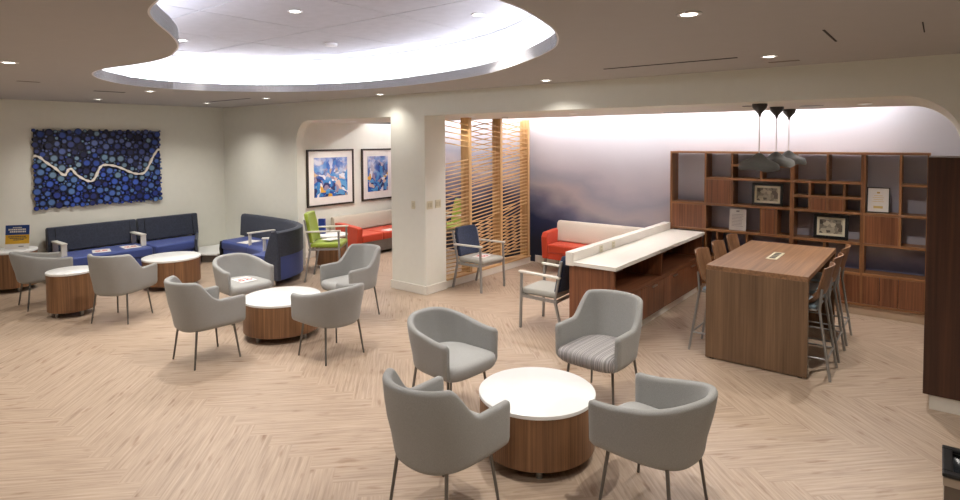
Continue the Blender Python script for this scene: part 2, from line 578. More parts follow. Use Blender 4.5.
def fill_with_hole(name, outer, inner, z0, z1, mat):
    cu = bpy.data.curves.new(name, 'CURVE')
    cu.dimensions = '2D'
    cu.fill_mode = 'BOTH'
    cu.extrude = (z1 - z0) / 2
    for loop in (outer, inner):
        sp_ = cu.splines.new('POLY')
        sp_.points.add(len(loop) - 1)
        for p, q in zip(sp_.points, loop):
            p.co = (q[0], q[1], 0, 1)
        sp_.use_cyclic_u = True
    tmp = bpy.data.objects.new(name + '_tmp', cu)
    COL.objects.link(tmp)
    bpy.context.view_layer.update()
    me = bpy.data.meshes.new_from_object(tmp.evaluated_get(bpy.context.evaluated_depsgraph_get()))
    bpy.data.objects.remove(tmp)
    me.name = name
    me.materials.clear()
    me.materials.append(mat)
    o = bpy.data.objects.new(name, me)
    o.location = (0, 0, (z0 + z1) / 2)
    return struct(link(o))
outer = [(XL - 0.1, YN - 0.1), (XR + 0.1, YN - 0.1), (XR + 0.1, YB + 0.02), (XL - 0.1, YB + 0.02)]
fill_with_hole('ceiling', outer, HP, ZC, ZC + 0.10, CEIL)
# edge bead of the opening, and the recess wall above it
bm = bmesh.new()
n = len(HP)
A = [bm.verts.new((p.x, p.y, ZC - 0.001)) for p in HP]
Bv = [bm.verts.new((p.x, p.y, ZC + 0.104)) for p in HP]
Cv = [bm.verts.new((p.x, p.y, ZC + 0.104)) for p in offset(HP, 0.012)]
Dv = [bm.verts.new((p.x, p.y, ZC - 0.001)) for p in offset(HP, 0.012)]
for i in range(n):
    k = (i + 1) % n
    for P, Q in ((A, Bv), (Bv, Cv), (Cv, Dv), (Dv, A)):
        bm.faces.new((P[i], P[k], Q[k], Q[i]))
bmesh.ops.recalc_face_normals(bm, faces=bm.faces)
struct(obj('trim_1', bm, COVEP, smooth=40))
ZT = 3.45
RP = offset(HP, 0.42)
# keep the recess off the beam wall
RP = [Vector((p.x, min(p.y, YB - 0.35))) for p in RP]
def recess(d):
    return [Vector((p.x, min(p.y, YB - 0.35 - (0.42 - d)))) for p in offset(HP, d)]
prof_c = [(0.42, ZC + 0.10), (0.42, ZC + 0.20)] + [(0.42 - 0.26 * (1 - math.cos(q * PI / 14)), ZC + 0.20 + 0.255 * math.sin(q * PI / 14)) for q in range(1, 8)]
bm = bmesh.new()
rings = [[bm.verts.new((p.x, p.y, z)) for p in recess(d)] for d, z in prof_c]
for A, Bv in zip(rings, rings[1:]):
    for i in range(n):
        k = (i + 1) % n
        bm.faces.new((A[i], A[k], Bv[k], Bv[i]))
bmesh.ops.recalc_face_normals(bm, faces=bm.faces)
o = obj('wall_cove', bm, COVEP, smooth=40)
md = o.modifiers.new('solid', 'SOLIDIFY'); md.thickness = 0.01; md.offset = 0
struct(o)
# upper tiled ceiling
bm = bmesh.new()
TS = 1.2
for i in range(-4, 5):
    for j in range(-3, 4):
        x0, y0 = -5.17 + i * TS, 3.76 + j * TS
        if x0 + TS < -8.7 or x0 > -1.0 or y0 + TS < 0.6 or y0 > 5.95:
            continue
        box(bm, x0 + 0.007, x0 + TS - 0.007, y0 + 0.007, y0 + TS - 0.007, ZT, ZT + 0.03)
struct(obj('ceiling_tray', bm, TILE))
struct(obj('ceiling_deck', B(XL - 0.15, XR + 0.15, YN - 0.15, YB, ZT + 0.018, ZT + 0.12), GAP))
# LED strip lying on the ledge of the opening
def ribbon_loop(pts, d0, d1, z0, z1):
    bm = bmesh.new()
    a, b_ = offset(pts, d0), offset(pts, d1)
    nn = len(pts)
    R = [[bm.verts.new((p.x, p.y, z)) for p in q] for q, z in ((a, z0), (b_, z0), (b_, z1), (a, z1))]
    for i in range(nn):
        k = (i + 1) % nn
        for q in range(4):
            P, Q = R[q], R[(q + 1) % 4]
            bm.faces.new((P[i], P[k], Q[k], Q[i]))
    bmesh.ops.recalc_face_normals(bm, faces=bm.faces)
    return bm
o = obj('cove_light_strip', ribbon_loop(HP, 0.13, 0.155, ZC + 0.104, ZC + 0.125), LED)
tag(o, 'glowing LED strip tucked along the ledge of the curved ceiling opening', 'light strip')

# soffit over alcove and lounge, light slot along the mural
YS = 8.3
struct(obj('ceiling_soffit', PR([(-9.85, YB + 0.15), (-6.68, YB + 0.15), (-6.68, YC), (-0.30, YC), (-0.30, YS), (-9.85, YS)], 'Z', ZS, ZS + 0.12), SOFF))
struct(obj('ceiling_slot', B(-9.85, XR, YC, YM, 3.12, 3.2), SOFF))
o = obj('wall_wash_strip', B(-9.6, -0.5, YS + 0.50, YS + 0.53, 2.90, 2.93), LEDM)
tag(o, 'long LED strip hidden in the ceiling slot above the cloud mural', 'light strip')

# ------------------------------------------------------------------ ceiling fittings
DL = 'recessed ceiling downlights'
lens_me = trim_me = None
def downlight(x, y, z, label, power, r=0.044, size=135, blend=1.0, sharp=0.02):
    t = empty('downlight', (x, y, z))
    tag(t, label, 'downlight', DL)
    obj('trim_ring', L([(r, -0.001), (r + 0.022, -0.001), (r + 0.024, -0.006), (r + 0.012, -0.010), (r, -0.006), (r, -0.001)], 28), COVEP, t, smooth=40)
    obj('lens', L([(0, -0.005), (r, -0.005), (r, -0.0005), (0, -0.0005)], 28), LAMP, t)
    if power:
        ld = bpy.data.lights.new('downlight_lamp', 'SPOT')
        ld.energy = power
        ld.color = (1.0, 0.955, 0.89)
        ld.spot_size = math.radians(size)
        ld.spot_blend = blend
        ld.shadow_soft_size = sharp
        lo = bpy.data.objects.new('downlight_lamp', ld)
        lo.location = (0, 0, -0.03)
        link(lo, t)
PW_MAIN, PW_UP, PW_SOF = 104, 160, 110
downlight(-6.27, 1.454, ZC, 'recessed downlight in the plain ceiling left of the curved opening, largest at the left edge', PW_MAIN)
downlight(-10.642, 3.594, ZC, 'recessed downlight in the ceiling near the disc artwork, lowest one at left', PW_MAIN)
downlight(-8.464, 3.487, ZC, 'recessed downlight just below the left tip of the curved ceiling opening', PW_MAIN)
downlight(-10.394, 5.244, ZC, 'recessed downlight in the ceiling above the far left room corner', PW_MAIN)
downlight(-8.52, 5.261, ZC, 'recessed downlight beside the thin slot vent below the curved opening', PW_MAIN)
downlight(-6.573, 5.932, ZC, 'recessed downlight above the white column, washing its face', PW_MAIN * 0.22)
downlight(-3.616, 5.822, ZC, 'recessed downlight right of the curved opening, close above the wall beam', PW_MAIN * 0.4)
downlight(-1.104, 3.258, ZC, 'large bright recessed downlight at top right of the plain ceiling', PW_MAIN * 1.1)
downlight(-1.151, 5.37, ZC, 'recessed downlight between long slot vent and beam, above the pendants', PW_MAIN)
for x, y, lb in ((-4.53, 3.1, 'recessed downlight in the tiled tray ceiling, near the top centre-left'),
                 (-3.37, 4.25, 'recessed downlight in the tiled tray ceiling, nearest its right rim'),
                 (-6.80, 3.16, 'recessed downlight in the tray ceiling beside its wavy left rim'),
                 (-7.75, 4.25, 'recessed downlight in the tray ceiling, above the left tip of the opening'),
                 (-7.0, 5.6, 'recessed downlight in the tray ceiling at its far rim, in the glow')):
    if (x, y) == (-7.0, 5.6):
        y = 5.35
    downlight(x, y, ZT, lb, PW_UP)
downlight(-8.789, 7.243, ZS, 'recessed downlight in the soffit before the framed paintings', PW_SOF)
downlight(-5.78, 7.12, ZS, 'recessed downlight in the soffit at the slatted screen, beside the column', PW_SOF * 0.2)
downlight(-4.029, 7.221, ZS, 'small recessed downlight in the soffit above the orange sofa', PW_SOF)
downlight(-0.647, 7.412, ZS, 'recessed downlight in the soffit right of the three pendants', PW_SOF)
# unseen downlights out of view, put in to light the foreground
for x, y in ((-3.6, 0.3), (-1.0, 0.9), (1.2, 3.2), (-6.0, -0.8), (-9.0, 0.6)):
    downlight(x, y, ZC, 'unseen recessed downlight in the plain ceiling outside the picture', PW_MAIN)

def slot_vent(x0, x1, y0, y1, z, label, cat='vent', mat=None):
    o = obj('slot_vent', B(x0, x1, y0, y1, z - 0.003, z + 0.004), mat or DARK)
    tag(o, label, cat)
    return o
slot_vent(-2.62, -1.38, 5.27, 5.31, ZC, 'long thin dark slot vent in the ceiling before the beam')
slot_vent(-10.03, -8.75, 5.10, 5.135, ZC, 'thin dark slot vent in the ceiling by the far left corner')
slot_vent(-9.0, -8.93, 2.98, 3.36, ZC, 'short dark slot vent in the ceiling under the left tip of the opening')
slot_vent(-8.16, -8.10, 1.95, 2.16, ZC, 'tiny faint slot in the ceiling near the left edge', mat=GREYSKIRT)
slot_vent(-0.612, -0.598, 4.3, 4.87, ZC, 'dark slanting slot in the ceiling at upper right')
slot_vent(-0.107, -0.100, 4.4, 4.82, ZC, 'hairline access slot in the ceiling at far upper right')
slot_vent(-1.25, -1.0, 5.80, 5.86, ZC, 'faint small vent plate in the ceiling above the beam, right of the downlight', mat=GREYSKIRT)
def cap(x, y, z, label, r=0.05, mat=None, h=0.02):
    t = L([(0, -h), (r * 0.9, -h), (r, -h * 0.6), (r, 0), (0, 0)], 24)
    o = obj('ceiling_sensor', t, mat or BRUSH, loc=(x, y, z), smooth=40)
    tag(o, label, 'sensor')
cap(-5.72, 4.40, ZT, 'round white detector on the tiled tray ceiling', 0.075, COVEP, 0.03)
cap(-5.467, 7.572, ZS, 'small grey sensor in the soffit right of the slatted screen', 0.05)
cap(-2.9, 7.95, ZS, 'flat grey vent disc in the soffit above the credenza', 0.13, STEEL, 0.008)
cap(-1.70, 5.98 + 0.95, ZS, 'small sprinkler plate in the soffit left of the first pendant', 0.05, STEEL, 0.012)
cap(-1.15, 7.43, ZS, 'flat grey vent disc in the soffit right of the pendants', 0.12, STEEL, 0.008)
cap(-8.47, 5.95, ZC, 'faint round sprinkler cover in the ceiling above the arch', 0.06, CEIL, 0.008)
cap(-8.2, 3.75, ZC, 'faint round sprinkler cover in the ceiling beside the left opening tip', 0.06, STEEL, 0.006)

# ------------------------------------------------------------------ tub chairs
def shell_mesh(kind):
    """Upholstered tub: U-shaped plan, opening towards +Y."""
    a, yf, rb = 0.302, 0.27, 0.30          # half width, arm front, back radius
    straight = yf - (-0.01)
    arcl = PI * rb / 2 * 1.0
    tot = straight + arcl
    nu = 64
    prof = []
    bm = bmesh.new()
    rings = []
    for i in range(nu + 1):
        u = -1 + 2 * i / nu
        t = abs(u)                          # 0 at back, 1 at arm front
        sgn = 1 if u >= 0 else -1
        sl = t * tot
        if sl < arcl:
            ang = sl / arcl * PI / 2
            k = 0.86                        # squarer than a circle
            cx = math.copysign(abs(math.sin(ang)) ** k, 1) * a
            cy = -0.01 - (abs(math.cos(ang)) ** k) * rb
            nx, ny = math.sin(ang), -math.cos(ang)
        else:
            cx = a
            cy = -0.01 + (sl - arcl)
            nx, ny = 1.0, 0.0
        cx *= sgn; nx *= sgn
        if kind == 'barrel':
            zt = 0.648 + 0.105 * (1 - smooth01((t - 0.08) / 0.85))
        else:
            zt = 0.645 + 0.20 * (1 - smooth01((t - 0.40) / 0.26)) - 0.018 * smooth01((0.35 - t) / 0.35) * 0
            zt -= 0.02 * (1 - smooth01((1 - t) / 0.25)) * 0
        zb = 0.335 + 0.03 * smooth01(t)
        th = 0.052
        e = 1.0
        if t > 0.965:
            e = math.sqrt(max(0.0, 1 - ((t - 0.965) / 0.035) ** 2)) * 0.5 + 0.5
            zt -= (1 - e) * 0.03
        # flare: narrower at the bottom, back leans out at the top
        def P(off, z):
            hfrac = (z - zb) / 0.5
            w = 1 - 0.10 * (1 - smooth01(hfrac / 0.7)) * (1 - 0.85 * smooth01((t - 0.45) / 0.4))
            lean = 0.075 * max(0, hfrac - 0.2) * (1 - t)
            return (cx * w + nx * off, cy * w + ny * off - lean, z)
        hw = th / 2 * e
        mid = -th / 2
        sec = []
        # outer bottom rounded
        for q in (0.0, 0.35, 0.7, 1.0):
            ang = q * PI / 2
            sec.append(P(mid + hw - 0.05 * (1 - math.sin(ang)), zb + 0.05 * (1 - math.cos(ang))))
        for q in (0.25, 0.5, 0.75, 0.9):
            sec.append(P(mid + hw, zb + 0.05 + (zt - hw - zb - 0.05) * q))
        for q in range(0, 9):
            ang = q / 8 * PI
            sec.append(P(mid + hw * math.cos(ang), zt - th / 2 + th / 2 * math.sin(ang)))
        for q in (0.85, 0.6, 0.3, 0.0):
            z = 0.40 + (zt - hw - 0.40) * q
            sec.append(P(mid - hw, z))
        rings.append([bm.verts.new(v) for v in sec])
    for A_, B_ in zip(rings, rings[1:]):
        for k in range(len(A_) - 1):
            bm.faces.new((A_[k], B_[k], B_[k + 1], A_[k + 1]))
        bm.faces.new((A_[-1], B_[-1], B_[0], A_[0]))
    bm.faces.new(rings[0][::-1]); bm.faces.new(rings[-1])
    bmesh.ops.recalc_face_normals(bm, faces=bm.faces)
    return bm

def cushion_outline(ins=0.0):
    pts = []
    a = 0.262 - ins
    for i in range(25):                     # back half, follows the tub
        ang = PI + PI * i / 24
        k = 0.86
        cx = math.copysign(abs(math.cos(ang)) ** k, math.cos(ang)) * a
        cy = -0.01 - abs(math.sin(ang)) ** k * (0.255 - ins)
        pts.append((cx, cy))
    fx = 0.272 - ins
    pts.append((fx * 0.985, 0.12)); pts.append((fx, 0.20))
    for i in range(1, 14):                  # bowed front
        q = i / 14
        ang = q * PI
        pts.append((fx * math.copysign(abs(math.cos(ang)) ** 0.55, math.cos(ang)), 0.20 + (0.125 - ins) * math.sin(ang) ** 0.7))
    pts.append((-fx, 0.20)); pts.append((-fx * 0.985, 0.12))
    return pts

def seat_mesh():
    bm = bmesh.new()
    prev = None
    levels = [(0.05, 0.352), (0.02, 0.358), (0.006, 0.375), (0.0, 0.41), (0.004, 0.436), (0.014, 0.456), (0.045, 0.468), (0.12, 0.474)]
    rings = [[bm.verts.new((x, y, z)) for x, y in cushion_outline(i)] for i, z in levels]
    for A_, B_ in zip(rings, rings[1:]):
        m_ = len(A_)
        for k in range(m_):
            bm.faces.new((A_[k], A_[(k + 1) % m_], B_[(k + 1) % m_], B_[k]))
    bm.faces.new(rings[0][::-1])
    c = bm.verts.new((0, 0.04, 0.478))
    R = rings[-1]
    for k in range(len(R)):
        bm.faces.new((R[k], R[(k + 1) % len(R)], c))
    bmesh.ops.recalc_face_normals(bm, faces=bm.faces)
    return bm

def zs(bm, k, kz):
    for v in bm.verts:
        v.co = (v.co.x * k, v.co.y * k, v.co.z * kz)
    return bm

def make_tub(kind, seat_mat):
    t = empty('tub_chair', (0, 0, 0))
    obj('tub_shell', zs(shell_mesh(kind), 1.055, 1.05), GREYF, t, smooth=60)
    obj('seat', zs(seat_mesh(), 1.055, 1.05), seat_mat, t, smooth=50)
    for sx in (-1, 1):
        for sy in (-1, 1):
            obj('leg', T([(sx * 0.205, sy * 0.19, 0.405), (sx * 0.245, sy * 0.24, 0.0)], [0.0125, 0.0095], 10), LEGM, t, smooth=60)
    return t
protos = {('barrel', 'g'): make_tub('barrel', GREYF2), ('high', 'g'): make_tub('high', GREYF2), ('high', 's'): make_tub('high', STRIPE)}
used = set()
TG = 'grey tub chairs'
def tub(kind, x, y, face, label, seat='g'):
    """face = plan point the chair looks at."""
    key = (kind, seat)
    rz = math.atan2(face[1] - y, face[0] - x) - PI / 2
    if key in used:
        o = copy_tree(protos[key])
    else:
        o = protos[key]; used.add(key)
    o.location = (x, y, 0); o.rotation_euler = (0, 0, rz)
    tag(o, label, 'chair', TG)
    return o

# ------------------------------------------------------------------ round drum tables
def drum_table(x, y, r, h, label, rz=0.6, zb=0.075):
    t = empty('drum_table', (x, y, 0), rz)
    tag(t, label, 'table', 'round walnut drum tables')
    obj('table_top', L([(0, h - 0.03), (r - 0.004, h - 0.03), (r, h - 0.026), (r, h - 0.004), (r - 0.005, h), (0, h)], 72), WHITE, t, smooth=40)
    d = r - 0.006
    obj('drum', L([(0, zb), (d - 0.004, zb), (d, zb + 0.004), (d, h - 0.032), (0, h - 0.032)], 72), DRUMW, t, smooth=40)
    for k in range(4):
        a = PI / 4 + k * PI / 2
        px, py = (r - 0.085) * math.cos(a), (r - 0.085) * math.sin(a)
        obj('leg', L([(0, 0), (0.022, 0), (0.024, 0.004), (0.024, zb), (0, zb)], 16, px, py), STEEL, t, smooth=40)
    return t
FT, MT, LT = (-2.30, 3.57), (-6.14, 3.95), (-9.58, 4.2)
drum_table(*FT, 0.425, 0.464, 'largest-looking round white-topped drum table, nearest the camera', rz=math.atan2(3.224 - 3.57, -2.053 + 2.30) - PI / 4)
drum_table(*MT, 0.445, 0.455, 'round white-topped drum table in the middle group of four tub chairs', rz=-0.62)
drum_table(*LT, 0.42, 0.475, 'low wide white-topped drum table before the dark blue wall sofa', rz=0.3)
drum_table(-9.11, 2.69, 0.28, 0.59, 'small tall white-topped drum table between the two left tub chairs', rz=-0.5)
drum_table(-11.33, 2.58, 0.32, 0.63, 'white-topped drum table at the left edge carrying the blue and yellow sign', rz=-0.7)

tub('high', -2.40, 2.66, (-2.36, 3.66), 'high-backed grey tub chair nearest the camera, seen from behind left of the front table')
tub('barrel', -3.265, 3.70, (-2.265, 3.62), 'grey barrel tub chair facing right behind the front table, on its left side')
tub('high', -2.32, 4.66, (-2.37, 3.66), 'high-backed grey tub chair with a striped seat, behind the front table', 's')
tub('barrel', -1.385, 3.50, (-2.375, 3.60), 'grey barrel tub chair right of the front table, turned away from us')
tub('high', -6.08, 3.0, (-6.06, 4.0), 'dark-looking high-backed grey tub chair seen from behind, left of the middle table')
tub('barrel', -7.12, 3.99, (-6.12, 3.93), 'grey barrel tub chair with a red-marked paper on its seat')
tub('high', -6.03, 4.92, (-6.03, 3.95), 'high-backed grey tub chair right behind the middle table, facing left')
tub('barrel', -5.12, 3.88, (-6.12, 3.9), 'grey barrel tub chair seen from behind at the right of the middle table')
tub('barrel', -9.93, 2.60, (-9.89, 3.6), 'grey barrel tub chair at the far left beside the small tall table')
tub('high', -8.33, 3.02, (-8.98, 4.0), 'high-backed grey tub chair seen from behind in front of the low wide table')

# ------------------------------------------------------------------ guest arm chairs
def make_guest(back_mat, seat_mat, arm_mat, tall=0.0, up=0.02):
    t = empty('guest_chair', (0, 0, 0))
    w = 0.275
    obj('seat', B(-0.25, 0.25, -0.22, 0.28, 0.395 + up, 0.47 + up), seat_mat, t, bevel=0.028, segs=3, smooth=60)
    bm = bmesh.new()                        # reclined bowed back
    prof = []
    nx, nz = 10, 8
    F, Bk = [], []
    for iz in range(nz + 1):
        z = 0.47 + up + (0.44 + tall) * iz / nz
        for ix in range(nx + 1):
            q = -1 + 2 * ix / nx
            shrink = 1 - 0.10 * smooth01((iz / nz - 0.75) / 0.25) - 0.02 * iz / nz
            y = -0.20 - 0.09 * (iz / nz) - 0.03 * (1 - q * q)
            F.append(bm.verts.new((q * 0.245 * shrink, y + 0.03, z)))
            Bk.append(bm.verts.new((q * 0.245 * shrink, y - 0.035, z)))
    W = nx + 1
    for iz in range(nz):
        for ix in range(nx):
            i = iz * W + ix
            bm.faces.new((F[i], F[i + 1], F[i + W + 1], F[i + W]))
            bm.faces.new((Bk[i + 1], Bk[i], Bk[i + W], Bk[i + W + 1]))
    for iz in range(nz):
        for ix, fl_ in ((0, 1), (nx, 0)):
            i = iz * W + ix
            bm.faces.new((F[i], F[i + W], Bk[i + W], Bk[i]))
    for ix in range(nx):
        for i in (ix, nz * W + ix):
            bm.faces.new((F[i], F[i + 1], Bk[i + 1], Bk[i]))
    bmesh.ops.recalc_face_normals(bm, faces=bm.faces)
    obj('backrest', bm, back_mat, t, bevel=0.02, segs=3, smooth=60)
    for sx in (-1, 1):
        x = sx * w
        bm = bmesh.new(); bar(bm, (x, 0.27, 0.0), (x, 0.25, 0.665 + up), 0.03, 0.03)
        obj('leg', bm, STEEL, t, bevel=0.005)
        bm = bmesh.new(); bar(bm, (x, -0.21, 0.38 + up), (x, -0.31, 0.0), 0.03, 0.03); bar(bm, (x, -0.30, 0.86 + up), (x, -0.21, 0.38 + up), 0.026, 0.026)
        obj('leg', bm, STEEL, t, bevel=0.005)
        bm = bmesh.new(); bar(bm, (x, 0.285, 0.675 + up), (x, -0.28, 0.66 + up), 0.05, 0.026)
        obj('armrest', bm, arm_mat, t, bevel=0.009, segs=3)
    bm = bmesh.new()
    for sx in (-1, 1):
        bar(bm, (sx * (w - 0.005), 0.26, 0.38 + up), (sx * (w - 0.005), -0.24, 0.37 + up), 0.022, 0.035)
    bar(bm, (-w, 0.24, 0.38 + up), (w, 0.24, 0.38 + up), 0.022, 0.035)
    bar(bm, (-w, -0.22, 0.37 + up), (w, -0.22, 0.37 + up), 0.022, 0.035)
    obj('seat_frame', bm, STEEL, t)
    return t
gc = make_guest(NAVYF, SEATG, ARMW)
gc.location = (-5.62, 7.09, 0); gc.rotation_euler = (0, 0, -PI / 2 - 0.04)
tag(gc, 'navy-backed guest chair with a paper on its seat, before the slatted screen', 'chair', 'metal framed guest chairs')
g2 = copy_tree(gc)
g2.location = (-3.74, 6.13, 0); g2.rotation_euler = (0, 0, PI / 2 + 0.03)
tag(g2, 'navy-backed guest chair with pale grey seat, backing onto the credenza end', 'chair', 'metal framed guest chairs')
g3 = make_guest(GREENF, GREENF, ARMW, 0.04, 0.16)
g3.location = (-8.0, 6.02, 0); g3.rotation_euler = (0, 0, math.atan2(0.62, 0.78) - PI / 2)
tag(g3, 'lime green guest chair seen from the side in the arched opening', 'chair', 'lime green guest chairs')
g4 = copy_tree(g3)
g4.location = (-7.62, 8.66, 0); g4.rotation_euler = (0, 0, PI - 0.3)
tag(g4, 'lime green guest chair half seen through the slatted screen', 'chair', 'lime green guest chairs')

# ------------------------------------------------------------------ wall sofa (two sections)
def wall_sofa(y0, y1, label, arms, end_panel):
    t = empty('blue_sofa', (XL + 0.09, (y0 + y1) / 2, 0))
    tag(t, label, 'sofa', 'dark blue wall sofas')
    a, b_ = y0 - (y0 + y1) / 2 + 0.004, y1 - (y0 + y1) / 2 - 0.004
    bm = bmesh.new()
    prism(bm, [(0.0, 0.50), (0.16, 0.48), (0.11, 0.885), (0.04, 0.885), (0.0, 0.86)], 'Y', a, b_)
    bk = obj('backrest', bm, CHARF, t, bevel=0.018, segs=3, smooth=50)
    for yy in (a + 0.11, b_ - 0.11):
        obj('piping', T([(0.162, yy, 0.50), (0.114, yy, 0.87)], 0.005, 6), BLACK, bk)
    cut = 0.36 if end_panel else 0.0
    obj('seat', PR([(0.12, a + 0.01), (0.82, a + 0.01), (0.82 - cut * 0.25, b_ - 0.01 - cut), (0.12, b_ - 0.01)], 'Z', 0.30, 0.46), BLUEF, t, bevel=0.035, segs=4, smooth=60)
    obj('base', PR([(0.04, a + 0.02), (0.78, a + 0.02), (0.78 - cut * 0.25, b_ - 0.02 - cut), (0.04, b_ - 0.02)], 'Z', 0.10, 0.30), BLUEF, t, bevel=0.01)
    bm = bmesh.new()
    box(bm, 0.02, 0.10, a + 0.02, a + 0.07, 0.10, 0.52); box(bm, 0.02, 0.10, b_ - 0.07, b_ - 0.02, 0.10, 0.52)
    obj('back_support', bm, BLACK, t)
    for sx in (0.08, 0.66):
        for yy in (a + 0.08, b_ - 0.08 - (cut if sx > 0.5 else 0)):
            obj('leg', B(sx - 0.02, sx + 0.02, yy - 0.02, yy + 0.02, 0, 0.10), STEEL, t)
    if end_panel:
        bm = PR([(0.0, 0.10), (0.72, 0.10), (0.74, 0.30), (0.72, 0.47), (0.16, 0.50), (0.0, 0.5)], 'Y', b_ - 0.005, b_ + 0.045)
        for v in bm.verts:
            v.co.y -= cut * max(0.0, v.co.x - 0.05) / 0.68
        obj('end_panel', bm, CHARF, t, bevel=0.015, segs=3)
    for yy in arms:
        yy -= (y0 + y1) / 2
        ar = obj('armrest', B(0.12, 0.62, yy - 0.045, yy + 0.045, 0.645, 0.672), ARMW, t, bevel=0.008)
        obj('arm_post', B(0.57, 0.61, yy - 0.04, yy + 0.04, 0.46, 0.645), ARMW, ar, bevel=0.005)
        obj('arm_post', B(0.16, 0.19, yy - 0.04, yy + 0.04, 0.46, 0.645), BRUSH, ar, bevel=0.005)
    return t
wall_sofa(3.08, 4.44, 'longer left section of the dark blue wall sofa, under the disc artwork', (3.17, 4.36), False)
wall_sofa(4.46, 5.56, 'shorter right section of the dark blue wall sofa, with a dark end panel', (), True)

t = empty('corner_table', (-11.2, 5.75, 0))
tag(t, 'low white-topped corner table between the wall sofa and the curved bench', 'table')
cp = [(-0.47, -0.10), (0.24, -0.46), (0.52, -0.24), (0.28, 0.44), (-0.47, 0.44)]
obj('table_top', PR(cp, 'Z', 0.145, 0.175), WHITE, t, bevel=0.004)
obj('base', PR([(x_ * 0.85, y_ * 0.8) for x_, y_ in cp], 'Z', 0.0, 0.145), GREYSKIRT, t)

# ------------------------------------------------------------------ curved bench
def curve_pts(ctrl, n):
    out = []
    c = [Vector(p) for p in ctrl]
    c = [2 * c[0] - c[1]] + c + [2 * c[-1] - c[-2]]
    segs = len(c) - 3
    for i in range(segs):
        p0, p1, p2, p3 = c[i:i + 4]
        for q in range(n):
            t = q / n
            out.append(0.5 * ((2 * p1) + (-p0 + p2) * t + (2 * p0 - 5 * p1 + 4 * p2 - p3) * t * t + (-p0 + 3 * p1 - 3 * p2 + p3) * t ** 3))
    out.append(c[-2])
    return out
bo = [(-10.82, 6.15), (-10.25, 6.18), (-9.70, 6.18), (-9.14, 6.13), (-8.67, 6.0), (-8.36, 5.76), (-8.20, 5.48), (-8.12, 5.18)]
OUT = curve_pts(bo, 8)
def inward(i):
    t = (OUT[min(i + 1, len(OUT) - 1)] - OUT[max(i - 1, 0)]).normalized()
    return Vector((t.y, -t.x))
bench = empty('curved_bench', (-9.4, 5.7, 0))
tag(bench, 'curved charcoal-backed blue bench in front of the arched opening', 'sofa')
OFF = Vector((-9.4, 5.7))
def sweep(section, i0, i1):
    """section: list of (inward offset, z)."""
    bm = bmesh.new()
    rings = []
    for i in range(i0, i1 + 1):
        nrm = inward(i)
        rings.append([bm.verts.new(((OUT[i] + nrm * d - OFF).x, (OUT[i] + nrm * d - OFF).y, z)) for d, z in section])
    m_ = len(section)
    for A_, B_ in zip(rings, rings[1:]):
        for k in range(m_):
            bm.faces.new((A_[k], A_[(k + 1) % m_], B_[(k + 1) % m_], B_[k]))
    bm.faces.new(rings[0]); bm.faces.new(rings[-1][::-1])
    bmesh.ops.recalc_face_normals(bm, faces=bm.faces)
    return bm
NI = len(OUT) - 1
obj('backrest', sweep([(0.0, 0.47), (0.14, 0.46), (0.115, 0.82), (0.09, 0.865), (0.04, 0.875), (0.0, 0.85)], 1, NI), CHARF, bench, smooth=50)
sd = 0.68
for k, (i0, i1) in enumerate(((4, NI // 3), (NI // 3, 2 * NI // 3), (2 * NI // 3, NI - 1))):
    obj('seat', sweep([(0.13, 0.29), (sd - 0.02, 0.29), (sd, 0.32), (sd, 0.42), (sd - 0.04, 0.455), (0.13, 0.455)], i0 + (0 if k == 0 else 0), i1), BLUEF, bench, bevel=0.012, segs=3, smooth=50)
obj('base', sweep([(0.05, 0.10), (sd - 0.03, 0.10), (sd - 0.03, 0.29), (0.05, 0.29)], 4, NI), BLUEF, bench, smooth=50)
obj('back_support', sweep([(0.01, 0.10), (0.05, 0.10), (0.05, 0.47), (0.01, 0.47)], 1, NI), BLUEF, bench, smooth=50)
def end_panel(i, dz, w, prof):
    nrm = inward(i); t_ = Vector((-nrm.y, nrm.x))
    bm = bmesh.new()
    A_ = [bm.verts.new(((OUT[i] + nrm * d + t_ * w - OFF).x, (OUT[i] + nrm * d + t_ * w - OFF).y, z)) for d, z in prof]
    B_ = [bm.verts.new(((OUT[i] + nrm * d - t_ * w - OFF).x, (OUT[i] + nrm * d - t_ * w - OFF).y, z)) for d, z in prof]
    m_ = len(prof)
    bm.faces.new(A_); bm.faces.new(B_[::-1])
    for k in range(m_):
        bm.faces.new((A_[k], B_[k], B_[(k + 1) % m_], A_[(k + 1) % m_]))
    bmesh.ops.recalc_face_normals(bm, faces=bm.faces)
    return bm
obj('end_panel', end_panel(NI, 0, 0.035, [(-0.01, 0.10), (0.30, 0.10), (0.27, 0.47), (0.18, 0.74), (0.125, 0.86), (0.03, 0.88), (-0.01, 0.85)]), CHARF, bench, bevel=0.012, segs=3)
obj('end_panel', end_panel(4, 0, 0.03, [(0.10, 0.10), (0.68, 0.10), (0.70, 0.30), (0.68, 0.44), (0.10, 0.455)]), BLACK, bench, bevel=0.012, segs=3)
for i, d in ((5, 0.12), (5, 0.6), (NI // 2, 0.66), (NI // 2, 0.1), (NI, 0.1), (NI - 3, 0.6)):
    p = OUT[i] + inward(i) * d - OFF
    obj('leg', L([(0, 0), (0.02, 0), (0.022, 0.1), (0, 0.1)], 12, p.x, p.y), BRUSH, bench, smooth=40)
